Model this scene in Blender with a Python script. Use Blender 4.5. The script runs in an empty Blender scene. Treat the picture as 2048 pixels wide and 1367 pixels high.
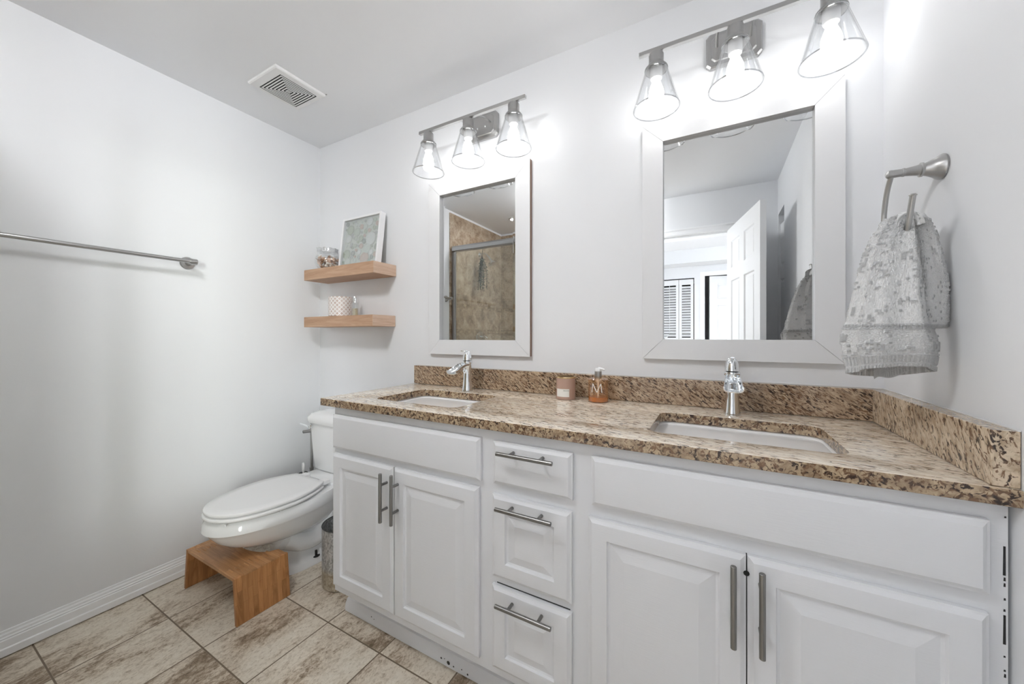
import bpy, bmesh, math, random
from mathutils import Vector, Matrix
from math import sin, cos, pi, radians
random.seed(7)
scn = bpy.context.scene
COL = scn.collection

# ------------------------------------------------------------------ camera
TH = 0.5036
cam = bpy.data.cameras.new('camera')
cam.sensor_fit = 'HORIZONTAL'; cam.sensor_width = 36.0
cam.lens = 36.0 * 730.33 / 2048.0
cam.shift_y = -(683.5 - 670.66) / 2048.0
cam.clip_start = 0.02
camo = bpy.data.objects.new('camera', cam); COL.objects.link(camo)
camo.location = (2.2687, -1.4962, 1.1696)
camo.rotation_euler = (pi/2, 0, TH)
scn.camera = camo

# ------------------------------------------------------------------ world, exposure
world = bpy.data.worlds.new('world'); scn.world = world
world.use_nodes = True
world.node_tree.nodes['Background'].inputs[0].default_value = (0.85, 0.9, 1.0, 1)
world.node_tree.nodes['Background'].inputs[1].default_value = 0.3
vs = scn.view_settings
vs.view_transform = 'Standard'; vs.look = 'None'; vs.gamma = 1.0; vs.use_curve_mapping = False
vs.exposure = 1.68
scn.cycles.max_bounces = 10
scn.cycles.diffuse_bounces = 6
scn.cycles.glossy_bounces = 6
scn.cycles.transparent_max_bounces = 24
scn.cycles.transmission_bounces = 8
scn.cycles.caustics_reflective = False
scn.cycles.caustics_refractive = False
scn.cycles.use_denoising = True
scn.cycles.sample_clamp_indirect = 6.0

BULB = 7.5       # emission strength of the vanity bulbs
FILL_LAMP = 19.0        # added ceiling fill lamp, out of view
HALL_FILL_R = 30.0  # added fill light at the right end of the hallway
HALL = 3.0       # added fill light at the left of the hallway

def area_light(name, loc, rot, sx, sy, power, color=(1, 1, 1)):
    l = bpy.data.lights.new(name, 'AREA'); l.shape = 'RECTANGLE'; l.size = sx; l.size_y = sy
    l.energy = power; l.color = color
    o = bpy.data.objects.new(name, l); COL.objects.link(o)
    o.location = loc; o.rotation_euler = rot
    return o
# fill light added in the hallway, standing in for daylight through the doorway
dl = area_light('hallway_fill_left', (0.75, -4.25, 1.45), (0, 0, 0), 1.1, 1.7, HALL, (0.93, 0.97, 1.0))
dl.rotation_euler = Vector((1.25, 2.3, -.15)).to_track_quat('-Z', 'Y').to_euler()

W = 2.7164; H = 2.40
YR = -2.06           # wall behind the camera
# second fill light added at the hallway's right end, aimed through the doorway
dr = area_light('hallway_fill_right', (4.05, -3.35, 1.35), (0, 0, 0), 1.1, 1.7, HALL_FILL_R, (0.95, 0.98, 1.0))
dr.data.spread = radians(75)
dr.rotation_euler = Vector((-2, 1.15, -.1)).to_track_quat('-Z', 'Y').to_euler()
# ------------------------------------------------------------------ materials
def mat(name, color=(.8, .8, .8), rough=.5, metal=0.0, spec=.5, **kw):
    m = bpy.data.materials.new(name); m.use_nodes = True
    b = m.node_tree.nodes['Principled BSDF']
    b.inputs['Base Color'].default_value = (*color, 1)
    b.inputs['Roughness'].default_value = rough
    b.inputs['Metallic'].default_value = metal
    b.inputs['Specular IOR Level'].default_value = spec
    for k, v in kw.items():
        b.inputs[k.replace('_', ' ')].default_value = v
    return m
class N:
    """tiny node helper"""
    def __init__(s, m): s.t = m.node_tree; s.b = s.t.nodes['Principled BSDF']
    def new(s, typ, **kw):
        n = s.t.nodes.new(typ)
        for k, v in kw.items(): setattr(n, k, v)
        return n
    def link(s, a, b): s.t.links.new(a, b)
    def coord(s, scale=(1, 1, 1), rot=(0, 0, 0), loc=(0, 0, 0), out='Object'):
        c = s.new('ShaderNodeTexCoord'); mp = s.new('ShaderNodeMapping')
        mp.inputs['Scale'].default_value = scale; mp.inputs['Rotation'].default_value = rot
        mp.inputs['Location'].default_value = loc
        s.link(c.outputs[out], mp.inputs['Vector']); return mp.outputs['Vector']
    def noise(s, vec, scale, detail=4, rough=.55, dist=0):
        n = s.new('ShaderNodeTexNoise'); n.inputs['Scale'].default_value = scale
        n.inputs['Detail'].default_value = detail; n.inputs['Roughness'].default_value = rough
        n.inputs['Distortion'].default_value = dist
        s.link(vec, n.inputs['Vector']); return n.outputs['Fac']
    def ramp(s, fac, stops):
        r = s.new('ShaderNodeValToRGB'); e = r.color_ramp.elements
        e[0].position, e[0].color = stops[0][0], (*stops[0][1], 1) if len(stops[0][1]) == 3 else stops[0][1]
        e[1].position, e[1].color = stops[-1][0], (*stops[-1][1], 1)
        for p, c in stops[1:-1]:
            x = e.new(p); x.color = (*c, 1)
        s.link(fac, r.inputs['Fac']); return r.outputs['Color']
    def mix(s, fac, a, b, mode='MIX'):
        m = s.new('ShaderNodeMix', data_type='RGBA', blend_type=mode)
        if isinstance(fac, (int, float)): m.inputs[0].default_value = fac
        else: s.link(fac, m.inputs[0])
        for v, i in ((a, 6), (b, 7)):
            if isinstance(v, tuple): m.inputs[i].default_value = (*v, 1)
            else: s.link(v, m.inputs[i])
        return m.outputs[2]
    def math(s, op, a, b=0.0, c=0.0):
        m = s.new('ShaderNodeMath', operation=op)
        for v, i in ((a, 0), (b, 1), (c, 2)):
            if isinstance(v, (int, float)): m.inputs[i].default_value = v
            else: s.link(v, m.inputs[i])
        return m.outputs[0]
    def bump(s, h, strength=.3, dist=.002, normal=None):
        b = s.new('ShaderNodeBump'); b.inputs['Strength'].default_value = strength
        b.inputs['Distance'].default_value = dist
        s.link(h, b.inputs['Height'])
        if normal: s.link(normal, b.inputs['Normal'])
        s.link(b.outputs['Normal'], s.b.inputs['Normal']); return b.outputs['Normal']
    def color(s, c): s.link(c, s.b.inputs['Base Color'])

def paint(name, color, rough=.6, bump=.12, scale=140, stretch=(1, 1, 1), spec=.3):
    m = mat(name, color, rough, spec=spec); n = N(m)
    v = n.coord(stretch)
    f = n.noise(v, scale, 3, .6)
    n.bump(f, bump, .001)
    return m
M_WALL = paint('wall_paint', (.80, .81, .83), .65)
M_CEIL = paint('ceiling_paint', (.85, .86, .88), .8)
M_TRIM = paint('trim_paint', (.89, .90, .915), .35, .06, 60, spec=.4)
M_CAB = paint('cabinet_paint', (.755, .765, .79), .42, .25, 30, (1, 1, 12), spec=.4)
M_DOOR = paint('door_paint', (.80, .805, .815), .4, .05, 60)
M_FRAME = mat('mirror_frame_paint', (.76, .765, .78), .3, spec=.5)
M_PORC = mat('porcelain', (.84, .845, .85), .08, spec=.6)
M_SINK = mat('sink_porcelain', (.88, .88, .88), .10, spec=.6)
M_SEAT = mat('seat_plastic', (.86, .86, .865), .22)
M_CHROME = mat('chrome', (.86, .88, .90), .06, 1.0)
M_BLACK = mat('black_plastic_gap_shade', (.015, .015, .016), .4)
M_DARK = mat('recess_shade', (.012, .012, .012), .9)  # near black painted in for the shade of holes, slots, gaps and closet
M_WHITEPL = mat('white_plastic', (.82, .82, .82), .35)
def brushed(name, color, rough, stretch):
    return mat(name, color, rough, 1.0)
M_NICKEL = brushed('brushed_nickel', (.46, .457, .452), .30, (1, 1, 1))
M_PULL = brushed('pull_nickel', (.27, .267, .262), .34, (1, 1, 1))
M_BROWN = mat('raw_wood_edge', (.23, .13, .085), .6)

def wood(name, c1, c2, c3, axis, scale=1.0, rough=.5, strips=None):
    m = mat(name, c1, rough); n = N(m)
    st = [9, 9, 9]; st[axis] = .8
    v = n.coord(tuple(st))
    g = n.noise(v, 4.5 * scale, 5, .6, 1.5)
    col = n.ramp(g, [(.30, c2), (.5, c1), (.72, c3)])
    st2 = [60, 60, 60]; st2[axis] = 2.5
    f = n.noise(n.coord(tuple(st2)), 5 * scale, 3)
    col = n.mix(n.math('MULTIPLY', f, .35), col, c2)
    if strips:
        ax, w = strips
        b = n.new('ShaderNodeTexBrick', offset=.37, squash=1)
        rot = {0: (0, 0, 0), 1: (0, 0, pi/2), 2: (0, pi/2, 0)}[axis]
        if axis == 2: rot = (0, pi/2, 0)
        n.link(n.coord((1, 1, 1), rot), b.inputs['Vector'])
        b.inputs['Scale'].default_value = 1; b.inputs['Brick Width'].default_value = .13
        b.inputs['Row Height'].default_value = w; b.inputs['Mortar Size'].default_value = .0004
        b.inputs['Color1'].default_value = (1, 1, 1, 1); b.inputs['Color2'].default_value = (.72, .70, .66, 1)
        b.inputs['Mortar'].default_value = (.55, .45, .4, 1)
        col = n.mix(1.0, col, b.outputs['Color'], 'MULTIPLY')
    n.color(col); n.bump(f, .12, .001)
    return m
M_SHELF = wood('pine_shelf', (.50, .315, .20), (.40, .235, .14), (.60, .40, .27), 0)
M_SHELFEND = wood('pine_end_grain', (.66, .48, .36), (.54, .36, .25), (.74, .57, .45), 1, 1.4)
M_BAMT = wood('bamboo_top', (.52, .27, .115), (.37, .17, .065), (.64, .35, .165), 0, 1, .42, (1, .019))
M_BAMS = wood('bamboo_side', (.55, .26, .10), (.38, .16, .055), (.66, .34, .145), 2, 1, .42, (1, .019))

def granite(name, rot, stretch, light=(.75, .64, .50), tan=(.47, .33, .205), dark=(.035, .022, .018), darkness=.43, sc=1.0, soft=.035):
    m = mat(name, light, .16, spec=.5); n = N(m)
    mp2 = n.new('ShaderNodeMapping'); mp2.inputs['Scale'].default_value = stretch
    n.link(n.coord((1, 1, 1), rot), mp2.inputs['Vector']); v = mp2.outputs['Vector']
    f1 = n.noise(v, 105 * sc, 3, .62, .9)
    f2 = n.noise(v, 42 * sc, 5, .65, .8)
    f3 = n.noise(n.coord((1, 1, 1), rot, (3, 1, 2)), 7 * sc, 3, .5, .5)
    base = n.ramp(f2, [(.33, tan), (.47, tuple(.5*(a+b) for a, b in zip(light, tan))), (.56, light), (.75, tuple(min(1, a*1.10) for a in light))])
    thr = n.math('MULTIPLY_ADD', f3, .22, darkness - .11)
    d = n.math('SUBTRACT', f1, thr)
    k = n.math('MULTIPLY_ADD', d, -1.0 / soft, .5)
    cl = n.new('ShaderNodeClamp'); n.link(k, cl.inputs[0])
    br = n.noise(v, 60 * sc, 2, .5, .4)
    brk = n.ramp(br, [(.40, (.20, .115, .065)), (.60, dark)])
    rim = n.math('MULTIPLY_ADD', d, -1.0 / (soft * 2.6), .8)
    cr = n.new('ShaderNodeClamp'); n.link(rim, cr.inputs[0])
    c = n.mix(n.math('MULTIPLY', cr.outputs[0], .55), base, (.24, .155, .095))
    c = n.mix(cl.outputs[0], c, brk)
    n.color(c); n.b.inputs['Coat Weight'].default_value = .25
    return m
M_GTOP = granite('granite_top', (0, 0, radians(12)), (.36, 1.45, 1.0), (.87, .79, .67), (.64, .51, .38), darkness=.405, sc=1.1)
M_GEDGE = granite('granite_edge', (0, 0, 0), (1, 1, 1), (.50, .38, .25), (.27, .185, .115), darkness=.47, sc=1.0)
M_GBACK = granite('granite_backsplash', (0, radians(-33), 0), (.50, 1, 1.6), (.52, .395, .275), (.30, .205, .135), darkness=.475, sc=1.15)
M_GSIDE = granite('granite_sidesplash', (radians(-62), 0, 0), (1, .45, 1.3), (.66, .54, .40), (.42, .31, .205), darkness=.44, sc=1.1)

def tile_floor():
    m = mat('travertine_floor_tile', (.5, .42, .34), .45, spec=.35); n = N(m)
    b = n.new('ShaderNodeTexBrick', offset=0.0, squash=1)
    n.link(n.coord((1, 1, 1), (0, 0, 0), (0.003, .553 + .304*10, 0)), b.inputs['Vector'])
    b.inputs['Scale'].default_value = 1; b.inputs['Brick Width'].default_value = .2985; b.inputs['Row Height'].default_value = .304
    b.inputs['Mortar Size'].default_value = .0028; b.inputs['Mortar Smooth'].default_value = .25
    b.inputs['Color1'].default_value = (0, 0, 0, 1); b.inputs['Color2'].default_value = (1, 1, 1, 1); b.inputs['Mortar'].default_value = (.5, .5, .5, 1)
    # shift the veining from tile to tile
    sh = n.new('ShaderNodeVectorMath', operation='MULTIPLY_ADD')
    n.link(b.outputs['Color'], sh.inputs[0]); sh.inputs[1].default_value = (7, 3, 0); n.link(n.coord((1.5, .65, 1), (0, 0, radians(8))), sh.inputs[2])
    big = n.noise(sh.outputs[0], 4.2, 4, .6, .8)
    mid = n.noise(sh.outputs[0], 24, 5, .68, 1.0)
    small = n.noise(n.coord((1.4, .9, 1), (0, 0, radians(12))), 75, 6, .8, .8)
    sp = n.new('ShaderNodeSeparateColor'); n.link(b.outputs['Color'], sp.inputs[0])
    s = n.math('ADD', n.math('MULTIPLY', big, .46), n.math('ADD', n.math('MULTIPLY', mid, .27), n.math('MULTIPLY', small, .27)))
    s = n.math('ADD', s, n.math('MULTIPLY', sp.outputs[0], .05))
    c = n.ramp(s, [(.41, (.20, .145, .095)), (.47, (.40, .315, .23)), (.505, (.60, .515, .415)), (.56, (.74, .665, .56)), (.70, (.83, .775, .68))])
    pin = n.ramp(small, [(.30, (.38, .31, .25)), (.40, (.82, .80, .77)), (.52, (1, 1, 1))])
    c = n.mix(.85, c, pin, 'MULTIPLY')
    c = n.mix(b.outputs['Fac'], c, (.20, .15, .105))
    n.color(c)
    h = n.math('ADD', n.math('MULTIPLY', b.outputs['Fac'], -1.0), n.math('MULTIPLY', small, .45))
    n.bump(h, .55, .0022)
    return m
M_FLOOR = tile_floor()

def tile_wall(name, rot):
    m = mat(name, (.4, .32, .24), .35); n = N(m)
    v0 = n.coord((1, 1, 1), rot, (.31, .03, 0))
    b = n.new('ShaderNodeTexBrick', offset=0.0, squash=1)
    n.link(v0, b.inputs['Vector'])
    b.inputs['Scale'].default_value = 1; b.inputs['Brick Width'].default_value = .335; b.inputs['Row Height'].default_value = .325
    b.inputs['Mortar Size'].default_value = .003
    b.inputs['Color1'].default_value = (.85, .85, .85, 1); b.inputs['Color2'].default_value = (1.1, 1.1, 1.1, 1); b.inputs['Mortar'].default_value = (1.15, 1.15, 1.15, 1)
    big = n.noise(n.coord(), 9, 5, .6, .6); small = n.noise(n.coord(), 60, 4, .7, .4)
    s = n.math('ADD', n.math('MULTIPLY', big, .6), n.math('MULTIPLY', small, .4))
    c = n.ramp(s, [(.36, (.19, .12, .075)), (.47, (.34, .255, .18)), (.56, (.45, .36, .27)), (.68, (.56, .48, .38))])
    # a band of set-on-point tiles between two rows of small mosaic
    d = n.new('ShaderNodeTexBrick', offset=0.0, squash=1)
    rr = (rot[0], rot[1], rot[2])
    mp = n.new('ShaderNodeMapping'); mp.inputs['Rotation'].default_value = (0, 0, radians(45)); mp.inputs['Location'].default_value = (.06, .02, 0)
    n.link(v0, mp.inputs['Vector']); n.link(mp.outputs[0], d.inputs['Vector'])
    d.inputs['Scale'].default_value = 1; d.inputs['Brick Width'].default_value = .165; d.inputs['Row Height'].default_value = .165
    d.inputs['Mortar Size'].default_value = .0025
    d.inputs['Color1'].default_value = (.78, .75, .72, 1); d.inputs['Color2'].default_value = (1.12, 1.1, 1.08, 1); d.inputs['Mortar'].default_value = (1.2, 1.2, 1.2, 1)
    sm = n.new('ShaderNodeTexBrick', offset=.5, squash=1); n.link(v0, sm.inputs['Vector'])
    sm.inputs['Scale'].default_value = 1; sm.inputs['Brick Width'].default_value = .05; sm.inputs['Row Height'].default_value = .025
    sm.inputs['Mortar Size'].default_value = .0025
    sm.inputs['Color1'].default_value = (.55, .5, .45, 1); sm.inputs['Color2'].default_value = (1.15, 1.15, 1.1, 1); sm.inputs['Mortar'].default_value = (.8, .75, .7, 1)
    co = n.new('ShaderNodeTexCoord'); sx = n.new('ShaderNodeSeparateXYZ'); n.link(co.outputs['Object'], sx.inputs[0])
    z = sx.outputs['Z']
    inb = n.math('MULTIPLY', n.math('GREATER_THAN', z, 1.185), n.math('LESS_THAN', z, 1.50))
    ind = n.math('MULTIPLY', n.math('GREATER_THAN', z, 1.235), n.math('LESS_THAN', z, 1.45))
    k = n.mix(inb, b.outputs['Color'], sm.outputs['Color'])
    k = n.mix(ind, k, d.outputs['Color'])
    n.color(n.mix(1.0, c, k, 'MULTIPLY'))
    return m
M_TILEX = tile_wall('shower_tile_side', (0, -pi/2, -pi/2))
M_TILEY = tile_wall('shower_tile_rear', (-pi/2, 0, 0))

def thin_glass(name, tint=(1, 1, 1), refl=.06, edge=.6, rough=0.0, frost=None, dark=None):
    m = bpy.data.materials.new(name); m.use_nodes = True; t = m.node_tree
    t.nodes.remove(t.nodes['Principled BSDF']); out = t.nodes['Material Output']
    tr = t.nodes.new('ShaderNodeBsdfTransparent'); tr.inputs[0].default_value = (*tint, 1)
    gl = t.nodes.new('ShaderNodeBsdfGlossy'); gl.inputs['Roughness'].default_value = rough
    gl.inputs[0].default_value = (1, 1, 1, 1)
    lw = t.nodes.new('ShaderNodeLayerWeight'); lw.inputs['Blend'].default_value = .35
    mr = t.nodes.new('ShaderNodeMapRange'); mr.inputs['To Min'].default_value = refl; mr.inputs['To Max'].default_value = edge
    t.links.new(lw.outputs['Facing'], mr.inputs['Value'])
    if dark:
        rc = t.nodes.new('ShaderNodeValToRGB'); e = rc.color_ramp.elements
        e[0].position = .55; e[0].color = (*tint, 1); e[1].position = .97; e[1].color = (dark, dark, dark, 1)
        t.links.new(lw.outputs['Facing'], rc.inputs[0]); t.links.new(rc.outputs[0], tr.inputs[0]); lw.inputs['Blend'].default_value = .5
    mx = t.nodes.new('ShaderNodeMixShader')
    t.links.new(mr.outputs[0], mx.inputs[0]); t.links.new(tr.outputs[0], mx.inputs[1]); t.links.new(gl.outputs[0], mx.inputs[2])
    last = mx.outputs[0]
    if frost:
        df = t.nodes.new('ShaderNodeBsdfDiffuse'); df.inputs[0].default_value = (.8, .8, .8, 1)
        m2 = t.nodes.new('ShaderNodeMixShader'); m2.inputs[0].default_value = frost
        t.links.new(last, m2.inputs[1]); t.links.new(df.outputs[0], m2.inputs[2]); last = m2.outputs[0]
    t.links.new(last, out.inputs['Surface'])
    return m
M_SHADE = thin_glass('clear_seeded_glass', (.96, .965, .97), .03, .30, .05, dark=.72)
M_RIM = thin_glass('glass_rim', (.66, .67, .68), .25, .6, .05)
M_CLEAR = thin_glass('clear_glass', (.93, .95, .95), .08, .6)
M_SHOWER = thin_glass('shower_glass', (.90, .91, .87), .03, .4)
M_AMBER = thin_glass('amber_glass', (.97, .84, .69), .07, .45)
M_LIQ = mat('amber_soap', (.78, .30, .05), .12, **{'Transmission_Weight': .35})
def emis(name, color, strength):
    m = bpy.data.materials.new(name); m.use_nodes = True; t = m.node_tree
    b = t.nodes['Principled BSDF']; b.inputs['Base Color'].default_value = (.9, .9, .9, 1)
    b.inputs['Emission Color'].default_value = (*color, 1); b.inputs['Emission Strength'].default_value = strength
    return m
M_BULB = emis('lit_bulb', (1.0, .985, .965), BULB)
M_FILL_LAMP = emis('lit_fill_lamp', (.975, .99, 1.0), FILL_LAMP)
M_CAN = emis('lit_downlight', (1.0, .98, .95), 14)
M_MIRROR = mat('mirror_silver', (.86, .87, .87), .0, 1.0)

# ------------------------------------------------------------------ mesh helpers
def box(bm, x0, x1, y0, y1, z0, z1, mi=0):
    v = [bm.verts.new(p) for p in ((x0, y0, z0), (x1, y0, z0), (x1, y1, z0), (x0, y1, z0), (x0, y0, z1), (x1, y0, z1), (x1, y1, z1), (x0, y1, z1))]
    fs = []
    for f in ((0, 3, 2, 1), (4, 5, 6, 7), (0, 1, 5, 4), (1, 2, 6, 5), (2, 3, 7, 6), (3, 0, 4, 7)):
        fc = bm.faces.new([v[i] for i in f]); fc.material_index = mi; fs.append(fc)
    return v, fs
def hexa(bm, pts, mi=0):
    v = [bm.verts.new(p) for p in pts]
    for f in ((0, 3, 2, 1), (4, 5, 6, 7), (0, 1, 5, 4), (1, 2, 6, 5), (2, 3, 7, 6), (3, 0, 4, 7)):
        bm.faces.new([v[i] for i in f]).material_index = mi
def frame_of(d):
    d = Vector(d).normalized()
    a = Vector((0, 0, 1)) if abs(d.z) < .9 else Vector((1, 0, 0))
    u = d.cross(a).normalized(); return u, d.cross(u).normalized()
def loft(bm, loops, closed=True, cap0=True, cap1=True, mi=0):
    rs = [[bm.verts.new(p) for p in lp] for lp in loops]
    n = len(rs[0])
    for a, b in zip(rs, rs[1:]):
        for i in range(n if closed else n - 1):
            j = (i + 1) % n
            bm.faces.new((a[i], a[j], b[j], b[i])).material_index = mi
    if closed and cap0: bm.faces.new(list(reversed(rs[0]))).material_index = mi
    if closed and cap1: bm.faces.new(rs[-1]).material_index = mi
    return rs
def lathe(bm, prof, c=(0, 0, 0), axis=(0, 0, 1), seg=32, cap0=True, cap1=True, mi=0):
    """prof: (radius, distance along axis)"""
    d = Vector(axis).normalized(); u, w = frame_of(d); c = Vector(c)
    loops = [[c + d*h + (u*cos(2*pi*i/seg) + w*sin(2*pi*i/seg))*max(r, 1e-5) for i in range(seg)] for r, h in prof]
    return loft(bm, loops, True, cap0, cap1, mi)
def tube(bm, pts, r, seg=12, cap=True, mi=0, flat=None):
    pts = [Vector(p) for p in pts]; loops = []
    t0 = (pts[1] - pts[0]).normalized(); u, w = frame_of(t0)
    for i, p in enumerate(pts):
        t = ((pts[min(i+1, len(pts)-1)] - pts[max(i-1, 0)])).normalized()
        u = (u - t*u.dot(t)).normalized(); w = t.cross(u)
        rr = r[i] if isinstance(r, (list, tuple)) else r
        loops.append([p + (u*cos(2*pi*k/seg) + w*sin(2*pi*k/seg))*rr for k in range(seg)])
    return loft(bm, loops, True, cap, cap, mi)
def spline(pts, n=8):
    pts = [Vector(p) for p in pts]; out = []
    P = [pts[0]*2 - pts[1]] + pts + [pts[-1]*2 - pts[-2]]
    for i in range(1, len(P)-2):
        a, b, c, d = P[i-1:i+3]
        for k in range(n):
            t = k/n
            out.append(.5*((2*b) + (c-a)*t + (2*a-5*b+4*c-d)*t*t + (3*b-a-3*c+d)*t**3))
    out.append(pts[-1]); return out
def rings(bm, x0, x1, z0, z1, prof, mi=0, capback=True):
    """nested rectangles facing -y; prof: (inset, y)"""
    lp = []
    for ins, y in prof:
        lp.append([(x0+ins, y, z0+ins), (x1-ins, y, z0+ins), (x1-ins, y, z1-ins), (x0+ins, y, z1-ins)])
    return loft(bm, lp, True, capback, True, mi)
def rrect(x0, x1, y0, y1, r, z, n=6):
    pts = []
    for cx, cy, a in ((x1-r, y0+r, -90), (x1-r, y1-r, 0), (x0+r, y1-r, 90), (x0+r, y0+r, 180)):
        for k in range(n+1):
            t = radians(a + 90*k/n); pts.append((cx + r*cos(t), cy + r*sin(t), z))
    return pts
def obj(name, bm, m=None, parent=None, smooth=30, bevel=0, seg=2, recalc=True):
    if recalc: bmesh.ops.recalc_face_normals(bm, faces=bm.faces)
    me = bpy.data.meshes.new(name)
    o = bpy.data.objects.new(name, me); COL.objects.link(o)
    if parent is not None:
        off = Vector((0, 0, 0)); p = parent
        while p: off += Vector(p.location); p = p.parent
        bmesh.ops.translate(bm, verts=bm.verts, vec=-off)
    bm.to_mesh(me); bm.free()
    for x in (m if isinstance(m, (list, tuple)) else [m]):
        if x: me.materials.append(x)
    if parent is not None: o.parent = parent
    if smooth is not None:
        me.polygons.foreach_set('use_smooth', [True]*len(me.polygons))
        me.set_sharp_from_angle(angle=radians(smooth))
    if bevel:
        b = o.modifiers.new('bevel', 'BEVEL'); b.width = bevel; b.segments = seg; b.limit_method = 'ANGLE'; b.angle_limit = radians(40)
        b.harden_normals = False
    return o
def B(): return bmesh.new()
def tag(o, label=None, cat=None, group=None, kind=None):
    if label: o['label'] = label
    if cat: o['category'] = cat
    if group: o['group'] = group
    if kind: o['kind'] = kind
    return o
def thing(name, loc, label, cat, group=None):
    o = bpy.data.objects.new(name, None); COL.objects.link(o); o.location = loc
    o.empty_display_size = .05
    return tag(o, label, cat, group)
def struct(name, bm, m, smooth=30, bevel=0):
    return tag(obj(name, bm, m, None, smooth, bevel), kind='structure')
def simple(name, boxes, m, **kw):
    b = B()
    for q in boxes: box(b, *q)
    return struct(name, b, m, **kw)

# ================================================================== SETTING
T = .10
simple('floor', [(-.1, 5.2, -6.2, .1, -.08, 0)], M_FLOOR)
simple('wall_back', [(-T, W+T, 0, T, 0, H)], M_WALL)
simple('wall_left', [(-T, 0, -2.50, 0, 0, H)], M_WALL)
simple('ceiling', [(-T, 5.2, -6.2, T, H, H+.08)], M_CEIL)
# right wall with a closet opening behind the camera
CY0, CY1, CZ = -2.04, -1.765, 2.115
simple('wall_right', [(W, W+T, CY1, 0, 0, H), (W, W+T, YR, CY0, 0, H), (W, W+T, CY0, CY1, CZ, H)], M_WALL)
# wall behind the camera with the doorway to the hallway
DX0, DX1, DZ = 1.70, 2.412, 2.045
simple('wall_front', [(1.52, DX0, YR-T, YR, 0, H), (DX1, W+T, YR-T, YR, 0, H), (DX0, DX1, YR-T, YR, DZ, H)], M_WALL)
simple('wall_partition', [(1.52, 1.62, -2.50, YR-T, 0, H), (1.52, 1.62, -2.06-.0, -1.40, 0, H)][:1], M_WALL)
# closet beyond the right wall
simple('wall_closet', [(W+T, 4.0, -1.60, -1.55, 0, H), (3.95, 4.0, -2.6, -1.60, 0, H), (W+T, 4.0, -2.65, -2.6, 0, H)], M_WALL)
# hallway
simple('wall_hallway', [(0.1, 1.90+.12, -4.75, -4.63, 2.035, H), (0.1, 1.20, -4.75, -4.63, 0, 2.035), (2.02, 2.13, -4.75, -4.63, 0, H), (2.13, 2.90, -4.75, -4.63, 2.10, H), (2.90, 4.2, -4.75, -4.63, 0, H)], M_WALL)
simple('wall_hallway_left', [(-.0, .1, -6.2, -2.50, 0, H)], M_WALL)
simple('wall_hallway_right', [(4.2, 4.3, -6.2, -2.65, 0, H)], M_WALL)
simple('wall_bedroom', [(0.1, 4.2, -6.2, -6.1, 0, H)], M_WALL)
simple('wall_soffit', [(0.1, 4.2, -4.63, -4.30, 2.21, H)], M_WALL)
simple('wall_shower_rear', [(0, 1.52, -2.50, -2.36, 0, H)], M_WALL)

def profile_run(bm, prof, a, b, nrm):
    """prof: (out, z) extruded from a to b, nrm outward"""
    a = Vector(a); b = Vector(b); nv = Vector(nrm)
    loft(bm, [[p + nv*o + Vector((0, 0, z)) for o, z in prof] for p in (a, b)])
BASE = [(0, 0.005), (.016, .005), (.016, .030), (.0120, .034), (.0120, .060), (.0085, .063), (.0105, .068), (.0070, .072), (.0070, .079), (.0035, .084), (.0035, .092), (0, .094)]
b = B(); profile_run(b, BASE, (0, -1.345, 0), (0, -.0, 0), (1, 0, 0)); struct('baseboard_left', b, M_TRIM, 20)
b = B(); profile_run(b, BASE, (.016, 0, 0), (.93, 0, 0), (0, -1, 0)); struct('baseboard_back', b, M_TRIM, 20)
b = B(); profile_run(b, BASE, (W, -1.70, 0), (W, -.58, 0), (-1, 0, 0)); struct('baseboard_right', b, M_TRIM, 20)

# door casings
def casing(bm, x0, x1, z1, y, out, w=.062):
    pr = [(0, 0), (0, .010), (.012, .016), (w-.02, .012), (w-.008, .018), (w, .018), (w, 0)]
    def L(o, d):   # one ring of the U-shaped casing
        return [(x0-o, y+out*d, 0.0), (x0-o, y+out*d, z1+o), (x1+o, y+out*d, z1+o), (x1+o, y+out*d, 0.0)]
    rows = [L(o, d) for o, d in pr]
    loft(bm, rows, closed=False)
b = B(); casing(b, DX0, DX1, DZ, YR, 1); struct('trim_1', b, M_TRIM, 15)
b = B(); box(b, DX0, DX0+.015, YR-T, YR, 0, DZ); box(b, DX1-.015, DX1, YR-T, YR, 0, DZ); box(b, DX0+.015, DX1-.015, YR-T, YR, DZ-.015, DZ); struct('trim_2', b, M_TRIM)
b = B(); casing(b, 2.16, 2.88, 2.05, -4.63, 1); struct('trim_3', b, M_TRIM, 15)

# six panel door leaf, hinge at local origin, width along +x, thickness along y
def leaf_bm(w=.71, h=2.03, t=.035):
    b = B(); st = .105; ml = .10
    cols = [(st, w/2-ml/2), (w/2+ml/2, w-st)]
    rows = [(.24, .82), (.98, 1.60), (1.70, h-.115)]
    box(b, 0, st, 0, t, 0, h); box(b, w-st, w, 0, t, 0, h); box(b, w/2-ml/2, w/2+ml/2, 0, t, 0, h)
    zs = [(0, .24), (.82, .98), (1.60, 1.70), (h-.115, h)]
    for x0, x1 in cols:
        for z0, z1 in zs: box(b, x0, x1, 0, t, z0, z1)
        for z0, z1 in rows:
            for s, y in ((1, 0.0), (-1, t)):
                pr = [(0, y), (.008, y+s*.009), (.014, y+s*.010), (.030, y+s*.003), (.035, y+s*.003)]
                lp = [[(x0+i, yy, z0+i), (x1-i, yy, z0+i), (x1-i, yy, z1-i), (x0+i, yy, z1-i)] for i, yy in pr]
                loft(b, lp, True, False, True)
    bmesh.ops.remove_doubles(b, verts=b.verts, dist=1e-5)
    return b
def door(name, loc, rz, w=.71, h=2.03, mt=None, handle=None):
    bm = leaf_bm(w, h)
    o = obj(name, bm, mt or M_DOOR, None, 20)
    o.location = loc; o.rotation_euler = (0, 0, rz)
    tag(o, kind='structure')
    return o
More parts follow.
